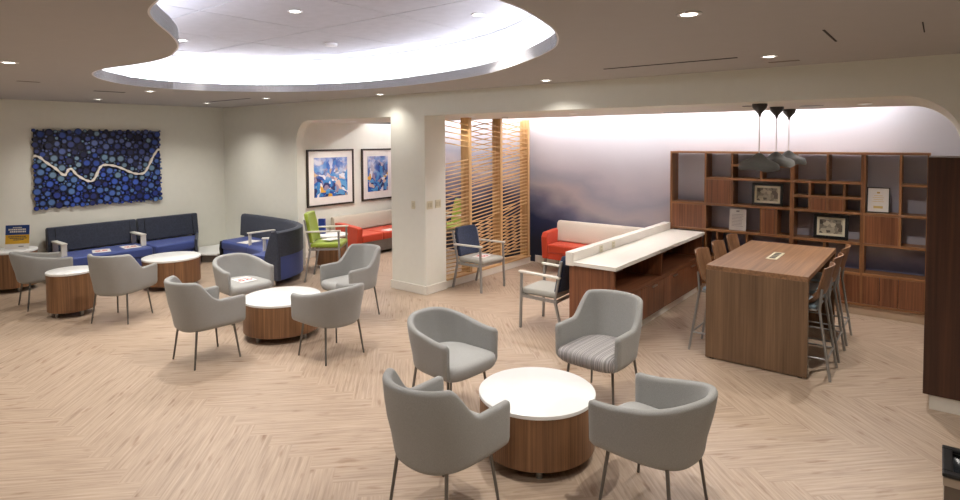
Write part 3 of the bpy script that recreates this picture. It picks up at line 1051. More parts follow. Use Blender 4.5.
for i in (NI // 3, 2 * NI // 3):
    nrm = inward(i)
    p0, p1 = OUT[i] + nrm * 0.14 - OFF, OUT[i] + nrm * 0.66 - OFF
    bm = bmesh.new(); bar(bm, (p0.x, p0.y, 0.665), (p1.x, p1.y, 0.665), 0.07, 0.026)
    ar = obj('armrest', bm, ARMW, bench, bevel=0.008)
    for q in (0.18, 0.62):
        c_ = OUT[i] + nrm * q - OFF
        bm = bmesh.new()
        bar(bm, (c_.x, c_.y, 0.45), (c_.x, c_.y, 0.655), 0.03, 0.05)
        obj('arm_post', bm, ARMW, ar, bevel=0.005)

# ------------------------------------------------------------------ red lounge sofa, orange mural sofa
t = empty('red_sofa', (-9.66, 8.25, 0))
tag(t, 'red sofa with a beige back against the lounge wall under the paintings', 'sofa')
ya, yb = -0.90, 0.92
obj('backrest', PR([(0.02, 0.45), (0.16, 0.45), (0.13, 0.72), (0.10, 0.755), (0.05, 0.76), (0.02, 0.73)], 'Y', ya - 0.02, yb), BEIGEF, t, bevel=0.012, segs=3, smooth=50)
for k in range(3):
    w_ = (yb - ya - 0.14) / 3
    obj('seat', B(0.10, 0.80, ya + 0.14 + k * w_ + 0.003, ya + 0.14 + (k + 1) * w_ - 0.003, 0.28, 0.43), REDF, t, bevel=0.03, segs=3, smooth=60)
obj('armrest', PR([(0.02, 0.12), (0.80, 0.12), (0.84, 0.58), (0.76, 0.60), (0.30, 0.64), (0.02, 0.64)], 'Y', ya, ya + 0.13), REDF, t, bevel=0.015, segs=3)
obj('base', B(0.05, 0.76, ya + 0.13, yb, 0.06, 0.28), GREYSKIRT, t)
for sx in (0.1, 0.72):
    for yy in (ya + 0.06, yb - 0.06):
        obj('leg', B(sx - 0.02, sx + 0.02, yy - 0.02, yy + 0.02, 0, 0.13), STEEL, t)

t = empty('orange_sofa', (-4.42, 9.15, 0))
tag(t, 'orange-red sofa with a cream bolster back in front of the cloud mural', 'sofa')
xa, xb = -1.03, 0.95
obj('backrest', PR([(-0.19, 0.49), (-0.05, 0.49), (-0.02, 0.54), (-0.02, 0.81), (-0.05, 0.85), (-0.12, 0.85), (-0.16, 0.81)], 'X', xa + 0.09, xb), CREAMF, t, bevel=0.02, segs=3, smooth=50)
for k in range(2):
    w_ = (xb - xa - 0.12) / 2
    obj('seat', B(xa + 0.12 + k * w_ + 0.003, xa + 0.12 + (k + 1) * w_ - 0.003, -0.54, -0.10, 0.33, 0.485), REDF, t, bevel=0.03, segs=3, smooth=60)
obj('armrest', PR([(-0.04, 0.22), (-0.52, 0.22), (-0.55, 0.60), (-0.50, 0.68), (-0.20, 0.70), (-0.04, 0.70)], 'X', xa, xa + 0.12), REDF, t, bevel=0.02, segs=3)
obj('base', B(xa + 0.12, xb, -0.51, -0.04, 0.22, 0.33), REDF, t)
for sx in (xa + 0.05, xb - 0.05):
    for sy in (-0.49, -0.08):
        obj('leg', B(sx - 0.02, sx + 0.02, sy - 0.02, sy + 0.02, 0, 0.24), BRUSH, t)

# ------------------------------------------------------------------ slatted screen
scr = empty('slatted_screen', (-6.06, 7.9, 0))
tag(scr, 'tall maple screen of crossing thin slats between column and mural', 'screen')
obj('base', B(-0.09, 0.09, -1.2, 1.16, 0, 0.115), BASEB, scr, bevel=0.006)
obj('sill', B(-0.10, 0.10, -1.2, 1.16, 0.115, 0.145), MAPLE_Y, scr, bevel=0.004)
POSTS = [-1.25, -0.62, 0.23, 1.08]
for yy in POSTS[1:]:
    obj('post', B(-0.09, 0.09, yy, yy + 0.065, 0.145, 2.656), MAPLE, scr, bevel=0.004)
# groups of parallel slats: (face offset, lowest z, highest z, spacing, slope, first bay, last bay)
SLATS = [(0.062, 2.10, 2.85, 0.088, -0.13, 0, 2), (0.062, 1.02, 2.06, 0.060, 0.10, 0, 2), (0.062, 0.10, 0.98, 0.060, -0.03, 0, 2),
         (-0.05, 1.55, 2.75, 0.085, 0.13, 1, 2), (-0.05, 0.0, 0.98, 0.062, 0.22, 1, 2), (-0.05, 1.0, 1.5, 0.085, -0.08, 0, 0)]
for bay in range(3):
    y0, y1 = POSTS[bay] + 0.05, POSTS[bay + 1] + 0.02
    bm = bmesh.new()
    for xo, zl, zh, spc, slope, b0, b1 in SLATS:
        if not b0 <= bay <= b1:
            continue
        z_ = zl
        while z_ <= zh:
            za, zb_ = z_ + slope * y0, z_ + slope * y1
            if min(za, zb_) > 0.155 and max(za, zb_) < 2.64:
                bar(bm, (xo, y0, za), (xo, y1, zb_), 0.022, 0.014)
            z_ += spc
    obj('slat_panel', bm, MAPLE_Y, scr)

# ------------------------------------------------------------------ credenza
cr = empty('credenza', (-3.05, 7.36, 0))
tag(cr, 'long walnut credenza with white top, raised ledge and open shelves', 'cabinet')
X0, X1, Y0, Y1 = -0.28, 0.275, -1.50, 1.50
obj('end_panel', B(X0, X1, Y0, Y0 + 0.04, 0.10, 0.86), CREDW, cr, bevel=0.003)
obj('end_panel', B(X0, X1, Y1 - 0.04, Y1, 0.10, 0.86), CREDW, cr, bevel=0.003)
obj('back_panel', B(X0, X0 + 0.03, Y0 + 0.04, Y1 - 0.04, 0.10, 0.86), CREDW, cr)
obj('shelf', B(X0 + 0.03, X1 - 0.004, Y0 + 0.04, Y1 - 0.04, 0.505, 0.545), CREDWY, cr, bevel=0.002)
obj('divider', B(X0 + 0.03, X1 - 0.004, -0.12, -0.08, 0.545, 0.86), CREDW, cr)
obj('kick', B(X0 + 0.03, X1 - 0.06, Y0 + 0.05, Y1 - 0.05, 0, 0.10), BASEB, cr)
obj('carcass', B(X0 + 0.03, X1 - 0.03, Y0 + 0.04, Y1 - 0.04, 0.10, 0.505), CREDW, cr)
for k in range(4):
    y_ = Y0 + 0.04 + k * 0.715
    d = obj('door', B(X1 - 0.028, X1, y_ + 0.003, y_ + 0.712, 0.13, 0.50), CREDW, cr, bevel=0.002)
    yc = y_ + 0.357
    bm = bmesh.new()
    bar(bm, (X1 + 0.02, yc - 0.07, 0.475), (X1 + 0.02, yc + 0.07, 0.475), 0.02, 0.016)
    bar(bm, (X1, yc - 0.045, 0.475), (X1 + 0.018, yc - 0.045, 0.475), 0.008, 0.008)
    bar(bm, (X1, yc + 0.045, 0.475), (X1 + 0.018, yc + 0.045, 0.475), 0.008, 0.008)
    obj('handle', bm, BRUSH, d)
obj('counter', B(X0 - 0.02, X1 + 0.035, Y0 - 0.03, Y1, 0.86, 0.905), QUARTZ, cr, bevel=0.004)
obj('ledge', B(X0 - 0.03, X0 + 0.07, Y0 - 0.035, Y1, 0.855, 1.01), QUARTZ, cr, bevel=0.004)
for px, lb in ((6.52, 'ivory outlet plate on the credenza ledge, the one nearer us'), (6.86, 'ivory outlet plate on the credenza ledge, the farther one')):
    t = empty('outlet', (-3.05 + X0 + 0.0705, px, 0.952))
    tag(t, lb, 'outlet', 'outlets on the credenza ledge')
    obj('plate', B(0, 0.006, -0.04, 0.04, -0.042, 0.042), IVORY, t, bevel=0.002)
    bm = bmesh.new()
    for zz in (-0.02, 0.02):
        box(bm, 0.006, 0.008, -0.018, 0.018, zz - 0.013, zz + 0.013)
    obj('socket', bm, plain('socket_ivory', (190, 182, 156), 0.5), t)

# ------------------------------------------------------------------ switches on the column
def switch(loc, rz, label, gangs=1):
    t = empty('light_switch', loc, rz)
    tag(t, label, 'switch', 'switches on the column')
    w_ = 0.037 if gangs == 1 else 0.062
    obj('plate', B(-w_, w_, -0.007, 0, -0.06, 0.06), IVORY, t, bevel=0.002)
    for g in range(gangs):
        xo = 0 if gangs == 1 else (-0.026 + 0.052 * g)
        obj('rocker', B(xo - 0.016, xo + 0.016, -0.011, -0.007, -0.033, 0.033), plain('rocker_ivory', (196, 188, 160), 0.4), t, bevel=0.002)
switch((-6.205, YB - 0.0005, 1.324), 0, 'narrow ivory switch plate alone on the column face towards us')
switch((-5.9595, 6.33, 1.33), PI / 2, 'double ivory switch plate on the column side, left one of two', 2)
switch((-5.9595, 6.515, 1.335), PI / 2, 'double ivory switch plate on the column side, right one of two', 2)

# ------------------------------------------------------------------ bookcase
bc = empty('bookcase', (-1.69, 8.9, 0))
tag(bc, 'wide walnut wall bookcase of open cubbies and small doors', 'bookcase')
ox, DEP = -1.69, 0.28
def bx_(name, x0, x1, z0, z1, mat, y0=0.0, y1=DEP, bevel=0.002):
    return obj(name, B(x0 - ox, x1 - ox, y0, y1, z0, z1), mat, bc, bevel=bevel)
XA, XZ = -3.285, -0.10
bx_('top_board', XA, XZ, 2.075, 2.105, WALNUT_X)
bx_('side_panel', XA, XA + 0.03, 0.13, 2.075, WALNUT)
bx_('side_panel', XZ - 0.03, XZ, 0.13, 2.075, WALNUT)
bx_('bottom_board', XA, XZ, 0.125, 0.155, WALNUT_X)
obj('kick', B(XA - ox + 0.02, XZ - ox - 0.02, 0.03, 0.25, 0, 0.125), KICK, bc)
for name, x0, x1, z in (('shelf', XA, -1.61, 1.32), ('shelf', -2.755, -1.61, 1.705), ('shelf', -2.385, -1.61, 1.905), ('shelf', XA, -1.61, 0.935),
                        ('shelf', XA, -1.61, 0.535), ('shelf', -1.58, -0.79, 1.705), ('shelf', -1.58, -0.79, 1.508), ('shelf', -1.58, -0.79, 1.315),
                        ('shelf', -1.58, -0.79, 0.925), ('shelf', -1.58, -0.79, 0.535), ('shelf', -0.77, XZ - 0.03, 1.315), ('shelf', -0.385, XZ - 0.03, 1.70),
                        ('shelf', -0.77, XZ - 0.03, 0.925), ('shelf', -0.77, XZ - 0.03, 0.535)):
    bx_(name, x0, x1, z - 0.017, z + 0.017, WALNUT_X, y0=0.003)
for x, z0, z1 in ((-1.595, 0.13, 2.075), (-0.78, 0.13, 2.075), (-2.755, 0.55, 2.075), (-2.38, 1.335, 2.075), (-1.99, 1.72, 1.89), (-1.985, 0.95, 1.305),
                  (-1.79, 0.95, 1.305), (-2.58, 0.55, 0.92), (-2.17, 0.55, 0.92), (-1.177, 1.72, 2.075), (-1.382, 1.332, 1.69), (-1.177, 1.332, 1.69), (-0.985, 1.332, 1.69),
                  (-0.39, 0.94, 2.075), (-1.2, 0.55, 0.91)):
    w_ = 0.026 if x in (-1.595, -0.78) else 0.015
    bx_('divider', x - w_, x + w_, z0, z1, WALNUT, y0=0.006)
def cdoor(x0, x1, z0, z1, mat=None, g=0.016):
    return bx_('door', x0 + g, x1 - g, z0 + 0.018, z1 - 0.018, mat or REDW, y0=0.005, y1=0.025)
cdoor(-2.755, -2.38, 1.32, 1.705); cdoor(-3.27, -2.755, 0.935, 1.32); cdoor(-1.985, -1.79, 0.935, 1.315)
cdoor(-1.382, -1.177, 1.315, 1.508); cdoor(-1.177, -0.985, 1.315, 1.508); cdoor(-0.77, -0.39, 0.925, 1.315)
for x0, x1 in ((-3.27, -2.86), (-2.86, -2.44), (-2.44, -2.02), (-2.02, -1.61), (-1.58, -1.18), (-1.18, -0.79), (-0.765, -0.585), (-0.585, -0.39), (-0.39, -0.12)):
    cdoor(x0, x1, 0.14, 0.535, None, 0.003)

# things on the bookcase shelves
def frame_pic(name, x0, x1, z0, z1, label, frame_m, mat_m, pic_m, fw=0.03, mw=0.03, lean=-0.10, y=9.0, group='framed pictures in the bookcase'):
    w_, h_ = x1 - x0, z1 - z0
    t = empty(name, ((x0 + x1) / 2, y, z0))
    t.rotation_euler = (lean, 0, 0)
    tag(t, label, 'picture', group)
    hw = w_ / 2
    bm = bmesh.new()
    for a in ((-hw, hw, 0, fw), (-hw, hw, h_ - fw, h_), (-hw, -hw + fw, fw, h_ - fw), (hw - fw, hw, fw, h_ - fw)):
        box(bm, a[0], a[1], -0.012, 0.012, a[2], a[3])
    obj('frame', bm, frame_m, t, bevel=0.003)
    obj('mat_board', B(-hw + fw, hw - fw, -0.004, 0.008, fw, h_ - fw), mat_m, t)
    if pic_m:
        o = obj('print', B(-hw + fw + mw, hw - fw - mw, -0.0055, -0.003, fw + mw, h_ - fw - mw), pic_m, t)
    return t
def cubby(x0, x1, zs, zt, *a, **k):
    return frame_pic('picture_frame', x0, x1, zs + 0.004, zt, *a, **k)
MATC = plain('cream_mat', (226, 220, 196), 0.6, vary=0.01)
cubby(-2.13, -1.725, 1.337, 1.655, 'black framed grey picture on the upper left bookcase shelf, under the first pendant', BLACK, MATC, ENGRAVE, 0.035, 0.03)
cubby(-1.345, -0.94, 0.942, 1.27, 'black framed grey picture on the lower middle bookcase shelf', BLACK, MATC, ENGRAVE, 0.04, 0.03)
t = cubby(-0.745, -0.50, 1.332, 1.66, 'tall white certificate in a thin dark frame on the right of the bookcase', BLACK, PAPER, None, 0.012, 0.0, y=8.99)
bm = bmesh.new(); box(bm, -0.015, 0.015, -0.0058, -0.004, 0.245, 0.265)
obj('seal', bm, plain('gold_ink', (196, 160, 70), 0.5), t)
bm = bmesh.new(); box(bm, -0.05, 0.05, -0.0058, -0.004, 0.055, 0.085)
for z_, hw_ in ((0.215, 0.045), (0.19, 0.06), (0.165, 0.05), (0.14, 0.06)):
    box(bm, -hw_, hw_, -0.0058, -0.004, z_, z_ + 0.005)
obj('lettering', bm, plain('pale_gold_ink', (216, 190, 120), 0.5), t)
t = empty('paper_sign', (-2.315, 8.98, 0.955)); t.rotation_euler = (-0.08, 0, 0)
tag(t, 'white sheet of small print standing on the left bookcase shelf', 'paper')
obj('sheet', B(-0.115, 0.115, -0.003, 0.003, 0, 0.31), PAPER, t)
bm = bmesh.new()
box(bm, -0.02, 0.02, -0.0045, -0.003, 0.27, 0.288)
for k in range(9):
    box(bm, -0.08, 0.08 - 0.02 * rnd.random(), -0.0045, -0.003, 0.06 + 0.021 * k, 0.064 + 0.021 * k)
obj('lettering', bm, plain('grey_ink', (150, 146, 150), 0.7), t)

# ------------------------------------------------------------------ tall communal table and stools
TX0, TX1, TY0, TY1, TH = -1.905, -0.962, 6.21, 8.05, 0.982
tb = empty('communal_table', ((TX0 + TX1) / 2, (TY0 + TY1) / 2, 0))
tag(tb, 'tall walnut waterfall table with a power hatch in its top', 'table')
hx, hy = (TX1 - TX0) / 2, (TY1 - TY0) / 2
obj('table_top', B(-hx, hx, -hy, hy, TH - 0.05, TH), WALNUT_Y, tb, bevel=0.003)
obj('end_panel', B(-hx, hx, -hy, -hy + 0.05, 0.012, TH - 0.05), TABLEW, tb, bevel=0.002)
obj('end_panel', B(-hx, hx, hy - 0.05, hy, 0.012, TH - 0.05), TABLEW, tb, bevel=0.002)
obj('centre_panel', B(-0.02, 0.02, -hy + 0.05, hy - 0.05, 0.25, TH - 0.05), TABLEW, tb)
bm = bmesh.new()
for sx in (-1, 1):
    for sy in (-1, 1):
        box(bm, sx * (hx - 0.06) - 0.02, sx * (hx - 0.06) + 0.02, sy * (hy - 0.025) - 0.015, sy * (hy - 0.025) + 0.015, 0, 0.012)
obj('glide', bm, BLACK, tb)
t = empty('power_hatch', (-1.43, 7.12, TH))
tag(t, 'silver-rimmed power outlet hatch let into the tall table top', 'outlet')
obj('rim', B(-0.055, 0.055, -0.22, 0.22, 0.0005, 0.006), IVORY, t, bevel=0.002)
bm = bmesh.new()
for k in range(4):
    box(bm, -0.03, 0.03, -0.175 + k * 0.095, -0.11 + k * 0.095, 0.006, 0.0075)
obj('socket', bm, BLACK, t)

STOOLW = wood('stool_ply', (112, 76, 50), (160, 118, 84), 'Z', rough=0.4, fine=30)
def make_stool():
    """bar stool facing +Y, origin on the floor under the seat."""
    t = empty('bar_stool', (0, 0, 0))
    obj('seat', B(-0.20, 0.20, -0.17, 0.22, 0.665, 0.70), BLUEPAD, t, bevel=0.016, segs=3, smooth=60)
    obj('seat_pan', B(-0.205, 0.205, -0.18, 0.22, 0.645, 0.665), STEEL, t, bevel=0.006)
    bm = bmesh.new()                        # bowed plywood back
    nx, nz = 12, 8
    F, G = [], []
    for iz in range(nz + 1):
        q = iz / nz
        z = 0.70 + 0.375 * q
        for ix in range(nx + 1):
            s_ = -1 + 2 * ix / nx
            hw = 0.215 - 0.035 * (1 - smooth01(q / 0.4)) - 0.012 * smooth01((q - 0.8) / 0.2)
            y = -0.20 - 0.085 * q + 0.07 * (1 - smooth01(q / 0.3)) + 0.055 * s_ * s_
            F.append(bm.verts.new((s_ * hw, y, z - 0.012 * s_ * s_ * q)))
            G.append(bm.verts.new((s_ * hw, y - 0.013, z - 0.012 * s_ * s_ * q)))
    W = nx + 1
    for iz in range(nz):
        for ix in range(nx):
            i = iz * W + ix
            bm.faces.new((F[i], F[i + 1], F[i + W + 1], F[i + W])); bm.faces.new((G[i + 1], G[i], G[i + W], G[i + W + 1]))
    for iz in range(nz):
        for ix in (0, nx):
            i = iz * W + ix
            bm.faces.new((F[i], F[i + W], G[i + W], G[i]))
    for ix in range(nx):
        for i in (ix, nz * W + ix):
            bm.faces.new((F[i], F[i + 1], G[i + 1], G[i]))
    bmesh.ops.recalc_face_normals(bm, faces=bm.faces)
    obj('backrest', bm, STOOLW, t, smooth=40)
    for sx in (-1, 1):
        obj('leg', T([(sx * 0.19, 0.18, 0.65), (sx * 0.215, 0.235, 0.0)], 0.013, 8), STEEL, t, smooth=60)
        obj('leg', T([(sx * 0.185, -0.218, 0.86), (sx * 0.195, -0.20, 0.66), (sx * 0.215, -0.30, 0.0)], 0.013, 8), STEEL, t, smooth=60)
    bm = bmesh.new()
    for z, k in ((0.20, 0.0),):
        tube(bm, [(-0.208, 0.22, z), (0.208, 0.22, z)], 0.009); tube(bm, [(-0.208, -0.27, z), (0.208, -0.27, z)], 0.009)
        tube(bm, [(-0.208, 0.22, z), (-0.208, -0.27, z)], 0.009); tube(bm, [(0.208, 0.22, z), (0.208, -0.27, z)], 0.009)
    tube(bm, [(-0.2, 0.20, 0.36), (0.2, 0.20, 0.36)], 0.009)
    obj('foot_rail', bm, STEEL, t, smooth=60)
    return t
st = make_stool()
SG = 'plywood bar stools at the tall table'
spots = [(-1.08, 6.50, PI / 2, 'plywood-backed bar stool on the right of the tall table, nearest us'),
         (-1.08, 7.10, PI / 2, 'plywood-backed bar stool on the right of the tall table, middle of three'),
         (-1.08, 7.72, PI / 2, 'plywood-backed bar stool on the right of the tall table, farthest one'),
         (-1.82, 6.56, -PI / 2, 'plywood-backed bar stool on the left of the tall table, nearest us'),
         (-1.82, 7.15, -PI / 2, 'plywood-backed bar stool on the left of the tall table, middle of three'),
         (-1.82, 7.74, -PI / 2, 'plywood-backed bar stool on the left of the tall table, farthest one')]
for i, (x, y, a, lb) in enumerate(spots):
    o = st if i == 0 else copy_tree(st)
    o.location = (x, y, 0); o.rotation_euler = (0, 0, a)
    tag(o, lb, 'stool', SG)

# ------------------------------------------------------------------ pendants
def make_pendant():
    t = empty('pendant_lamp', (0, 0, 0))
    obj('canopy', L([(0, 0), (0.072, 0), (0.074, -0.02), (0.066, -0.045), (0.04, -0.075), (0.016, -0.105), (0.007, -0.135), (0, -0.135)], 32), CANOPY, t, smooth=50)
    obj('cord', T([(0, 0, -0.13), (0, 0, -0.53)], 0.0045, 8), CORDW, t)
    # felt shade pulled into soft waves
    bm = bmesh.new()
    prof = [(0.010, -0.515), (0.040, -0.530), (0.065, -0.555), (0.10, -0.585), (0.15, -0.605), (0.185, -0.63), (0.196, -0.665), (0.186, -0.69),
            (0.178, -0.688), (0.186, -0.663), (0.174, -0.637), (0.14, -0.614), (0.09, -0.593), (0.055, -0.565), (0.03, -0.545), (0.010, -0.53)]
    segs = 64
    rings = []
    for r, z in prof:
        ring = []
        for k in range(segs):
            a = 2 * PI * k / segs
            f = smooth01((r - 0.04) / 0.15)
            rr = r * (1 + 0.03 * f * math.cos(5 * a + 0.6))
            ring.append(bm.verts.new((rr * math.cos(a), rr * math.sin(a), z + f * (0.010 * math.cos(4 * a + 0.5) - 0.010 * math.cos(a)))))
        rings.append(ring)
    for A_, B_ in zip(rings, rings[1:] + rings[:1]):
        for k in range(segs):
            bm.faces.new((A_[k], A_[(k + 1) % segs], B_[(k + 1) % segs], B_[k]))
    bmesh.ops.recalc_face_normals(bm, faces=bm.faces)
    obj('lamp_shade', bm, FELT, t, smooth=50)
    return t
pd = make_pendant()
for i, (x, y, a, lb) in enumerate(((-1.50, 6.62, 0.0, 'grey felt pendant nearest us, over the front of the tall table'),
                                   (-1.50, 7.42, 1.9, 'grey felt pendant hanging between the other two pendants'),
                                   (-1.50, 8.12, 4.0, 'grey felt pendant farthest from us, partly behind the middle one'))):
    o = pd if i == 0 else copy_tree(pd)
    o.location = (x, y, ZS); o.rotation_euler = (0, 0, a)
    tag(o, lb, 'pendant lamp', 'grey felt pendant lamps')

# ------------------------------------------------------------------ tall dark cabinet, trash can
t = empty('tall_cabinet', (0.5, 6.45, 0))
tag(t, 'tall plain dark walnut cabinet at the right edge, on a pale plinth', 'cabinet')
obj('body', B(-0.585, 0.55, -0.30, 0.28, 0.125, 2.13), DARKW, t, bevel=0.003)
obj('plinth', B(-0.54, 0.54, -0.285, 0.26, 0, 0.125), BASEB, t, bevel=0.003)

t = empty('trash_can', (0.21, 3.85, 0))
tag(t, 'steel trash can with a black rim in the bottom right corner', 'trash can')
bm = bmesh.new()
for a in ((-0.165, 0.165, -0.165, -0.155), (-0.165, 0.165, 0.155, 0.165), (-0.165, -0.155, -0.155, 0.155), (0.155, 0.165, -0.155, 0.155)):
    box(bm, a[0], a[1], a[2], a[3], 0, 0.56)
box(bm, -0.155, 0.155, -0.155, 0.155, 0, 0.02)
obj('body', bm, plain('trash_steel', (120, 114, 108), 0.35, 0.8), t)
bm = bmesh.new()
for a in ((-0.175, 0.175, -0.175, -0.13), (-0.175, 0.175, 0.13, 0.175), (-0.175, -0.13, -0.13, 0.13), (0.13, 0.175, -0.13, 0.13)):
    box(bm, a[0], a[1], a[2], a[3], 0.60, 0.62)
obj('rim', bm, BLACK, t, bevel=0.006)
bm = bmesh.new()
for a in ((-0.172, 0.172, -0.172, -0.15), (-0.172, 0.172, 0.15, 0.172), (-0.172, -0.15, -0.15, 0.15), (0.15, 0.172, -0.15, 0.15)):
    box(bm, a[0], a[1], a[2], a[3], 0.555, 0.60)
obj('collar', bm, BRUSH, t, bevel=0.003)
bm = bmesh.new()
n_ = 10
G = [[bm.verts.new((-0.15 + 0.3 * i / n_, -0.15 + 0.3 * j / n_, 0.53 + 0.025 * rnd.random() if 0 < i < n_ and 0 < j < n_ else 0.59)) for j in range(n_ + 1)] for i in range(n_ + 1)]
for i in range(n_):
    for j in range(n_):
        bm.faces.new((G[i][j], G[i + 1][j], G[i + 1][j + 1], G[i][j + 1]))
obj('liner', bm, plain('liner_plastic', (52, 54, 58), 0.25), t, smooth=80)

# ------------------------------------------------------------------ wall art
art = empty('disc_art', (XL, 3.97, 1.845))
tag(art, 'large navy panel of blue discs crossed by a white wavy line', 'artwork')
AW, AH = 1.00, 0.665                        # half width and half height
obj('panel', B(0.002, 0.03, -AW + 0.02, AW - 0.02, -AH + 0.02, AH - 0.02), plain('navy_panel', (22, 24, 46), 0.6), art)
wave_px = [(140, 120), (160, 125), (185, 148), (215, 170), (240, 195), (250, 195), (262, 175), (275, 175), (290, 195), (320, 215), (345, 222), (362, 205), (378, 172), (395, 158),
           (430, 160), (465, 170), (500, 185), (530, 193), (560, 190), (580, 165), (600, 130), (620, 102), (636, 96)]
def wv(px, py):
    u = (px - 140) / 500.0
    top = 16 + 6 * u
    bot = 335 - 38 * u
    return (-AW + 2 * AW * u, AH - 2 * AH * (py - top) / (bot - top))
WV = [wv(*p) for p in wave_px]
def wave_at(y):
    for (a, za), (b_, zb_) in zip(WV, WV[1:]):
        if a <= y <= b_ + 1e-6:
            return za + (zb_ - za) * (y - a) / max(1e-6, b_ - a)
    return WV[0][1] if y < WV[0][0] else WV[-1][1]
bm = bmesh.new()
tint = bm.loops.layers.float_color.new('tint')
discs = []
rr = random.Random(11)
for r, tries in ((0.058, 260), (0.046, 900), (0.038, 2600), (0.029, 6000), (0.021, 9000), (0.014, 12000)):
    for _ in range(tries):
        y = rr.uniform(-AW + r * 0.6, AW - r * 0.6); z = rr.uniform(-AH + r * 0.6, AH - r * 0.6)
        if abs(z - wave_at(y)) < r * 0.9 + 0.03:
            continue
        ok = True
        for (a, b_, q) in discs:
            if (a - y) ** 2 + (b_ - z) ** 2 < (q + r + 0.003) ** 2:
                ok = False; break
        if ok:
            discs.append((y, z, r))
up_c = [(50, 62, 120), (78, 94, 150), (34, 40, 84), (90, 104, 156), (60, 72, 130), (46, 72, 150), (110, 136, 160), (28, 32, 64)]
lo_c = [(44, 70, 164), (58, 90, 184), (36, 54, 132), (70, 102, 176), (84, 118, 172), (34, 46, 110)]
for y, z, r in discs:
    c = rr.choice(up_c if z > wave_at(y) else lo_c)
    if abs(z - wave_at(y)) < 0.16 and rr.random() < 0.3:
        c = (104, 134, 160)
    c = lin(*c)
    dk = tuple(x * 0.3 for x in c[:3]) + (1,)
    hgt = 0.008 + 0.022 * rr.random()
    n_ = 16 if r > 0.03 else 10
    R0 = [bm.verts.new((0.03, y + r * math.cos(2 * PI * k / n_), z + r * math.sin(2 * PI * k / n_))) for k in range(n_)]
    R1 = [bm.verts.new((0.03 + hgt, y + r * math.cos(2 * PI * k / n_), z + r * math.sin(2 * PI * k / n_))) for k in range(n_)]
    R2 = [bm.verts.new((0.03 + hgt + 0.002, y + r * 0.76 * math.cos(2 * PI * k / n_), z + r * 0.76 * math.sin(2 * PI * k / n_))) for k in range(n_)]
    fs = []
    for k in range(n_):
        k2 = (k + 1) % n_
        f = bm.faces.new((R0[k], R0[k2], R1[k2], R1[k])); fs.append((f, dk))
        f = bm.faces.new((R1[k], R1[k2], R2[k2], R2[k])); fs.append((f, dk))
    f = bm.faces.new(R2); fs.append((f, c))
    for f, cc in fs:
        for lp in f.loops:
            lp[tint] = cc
bmesh.ops.recalc_face_normals(bm, faces=bm.faces)
obj('discs', bm, DISCS, art)
# the white line, a raised strip with depth
bm = bmesh.new()
dense = curve_pts(WV, 4)
rows = []
for i, p in enumerate(dense):
    t_ = (dense[min(i + 1, len(dense) - 1)] - dense[max(i - 1, 0)]).normalized()
    nn = Vector((-t_.y, t_.x)) * (0.017 + 0.006 * math.sin(i * 1.7))
    rows.append([bm.verts.new((x_, (p + s_ * nn).x, (p + s_ * nn).y)) for x_, s_ in ((0.03, 1), (0.062, 1), (0.062, -1), (0.03, -1))])
for A_, B_ in zip(rows, rows[1:]):
    for k in range(3):
        bm.faces.new((A_[k], A_[k + 1], B_[k + 1], B_[k]))
bmesh.ops.recalc_face_normals(bm, faces=bm.faces)
obj('wave_line', bm, plain('ribbon_white', (226, 218, 208), 0.6), art)

def lounge_picture(y0, y1, z0, z1, label, pm):
    t = empty('framed_painting', (-9.7, (y0 + y1) / 2, (z0 + z1) / 2))
    tag(t, label, 'painting', 'abstract paintings in the lounge')
    hw, hh, fw = (y1 - y0) / 2, (z1 - z0) / 2, 0.035
    bm = bmesh.new()
    for a in ((-hw, hw, -hh, -hh + fw), (-hw, hw, hh - fw, hh), (-hw, -hw + fw, -hh + fw, hh - fw), (hw - fw, hw, -hh + fw, hh - fw)):
        box(bm, 0.001, 0.04, a[0], a[1], a[2], a[3])
    obj('frame', bm, plain('dark_bronze_frame', (52, 42, 34), 0.4), t, bevel=0.003)
    obj('mat_board', B(0.001, 0.02, -hw + fw, hw - fw, -hh + fw, hh - fw), plain('white_mat', (232, 226, 220), 0.7), t)
    mw = 0.13
    obj('canvas', B(0.02, 0.024, -hw + fw + mw, hw - fw - mw, -hh + fw + mw + 0.02, hh - fw - mw), pm, t)
lounge_picture(6.82, 7.97, 0.985, 2.12, 'framed blue abstract painting, the whole one left of the column', PAINT1)
lounge_picture(8.19, 9.10, 1.0, 2.115, 'framed blue abstract painting partly cut off by the column', PAINT2)

# ------------------------------------------------------------------ lounge side table and what is on it
drum_table(-8.68, 6.62, 0.29, 0.60, 'small drum table behind the lime green chair in the arched opening', rz=0.2)
o = obj('card_box', B(-0.06, 0.06, -0.03, 0.03, 0, 0.27), plain('blue_card', (38, 62, 140), 0.6), loc=(-8.86, 6.55, 0.601), rot=(0, 0, 0.5), bevel=0.003)
tag(o, 'small blue card box on the drum table behind the lime chair', 'box')

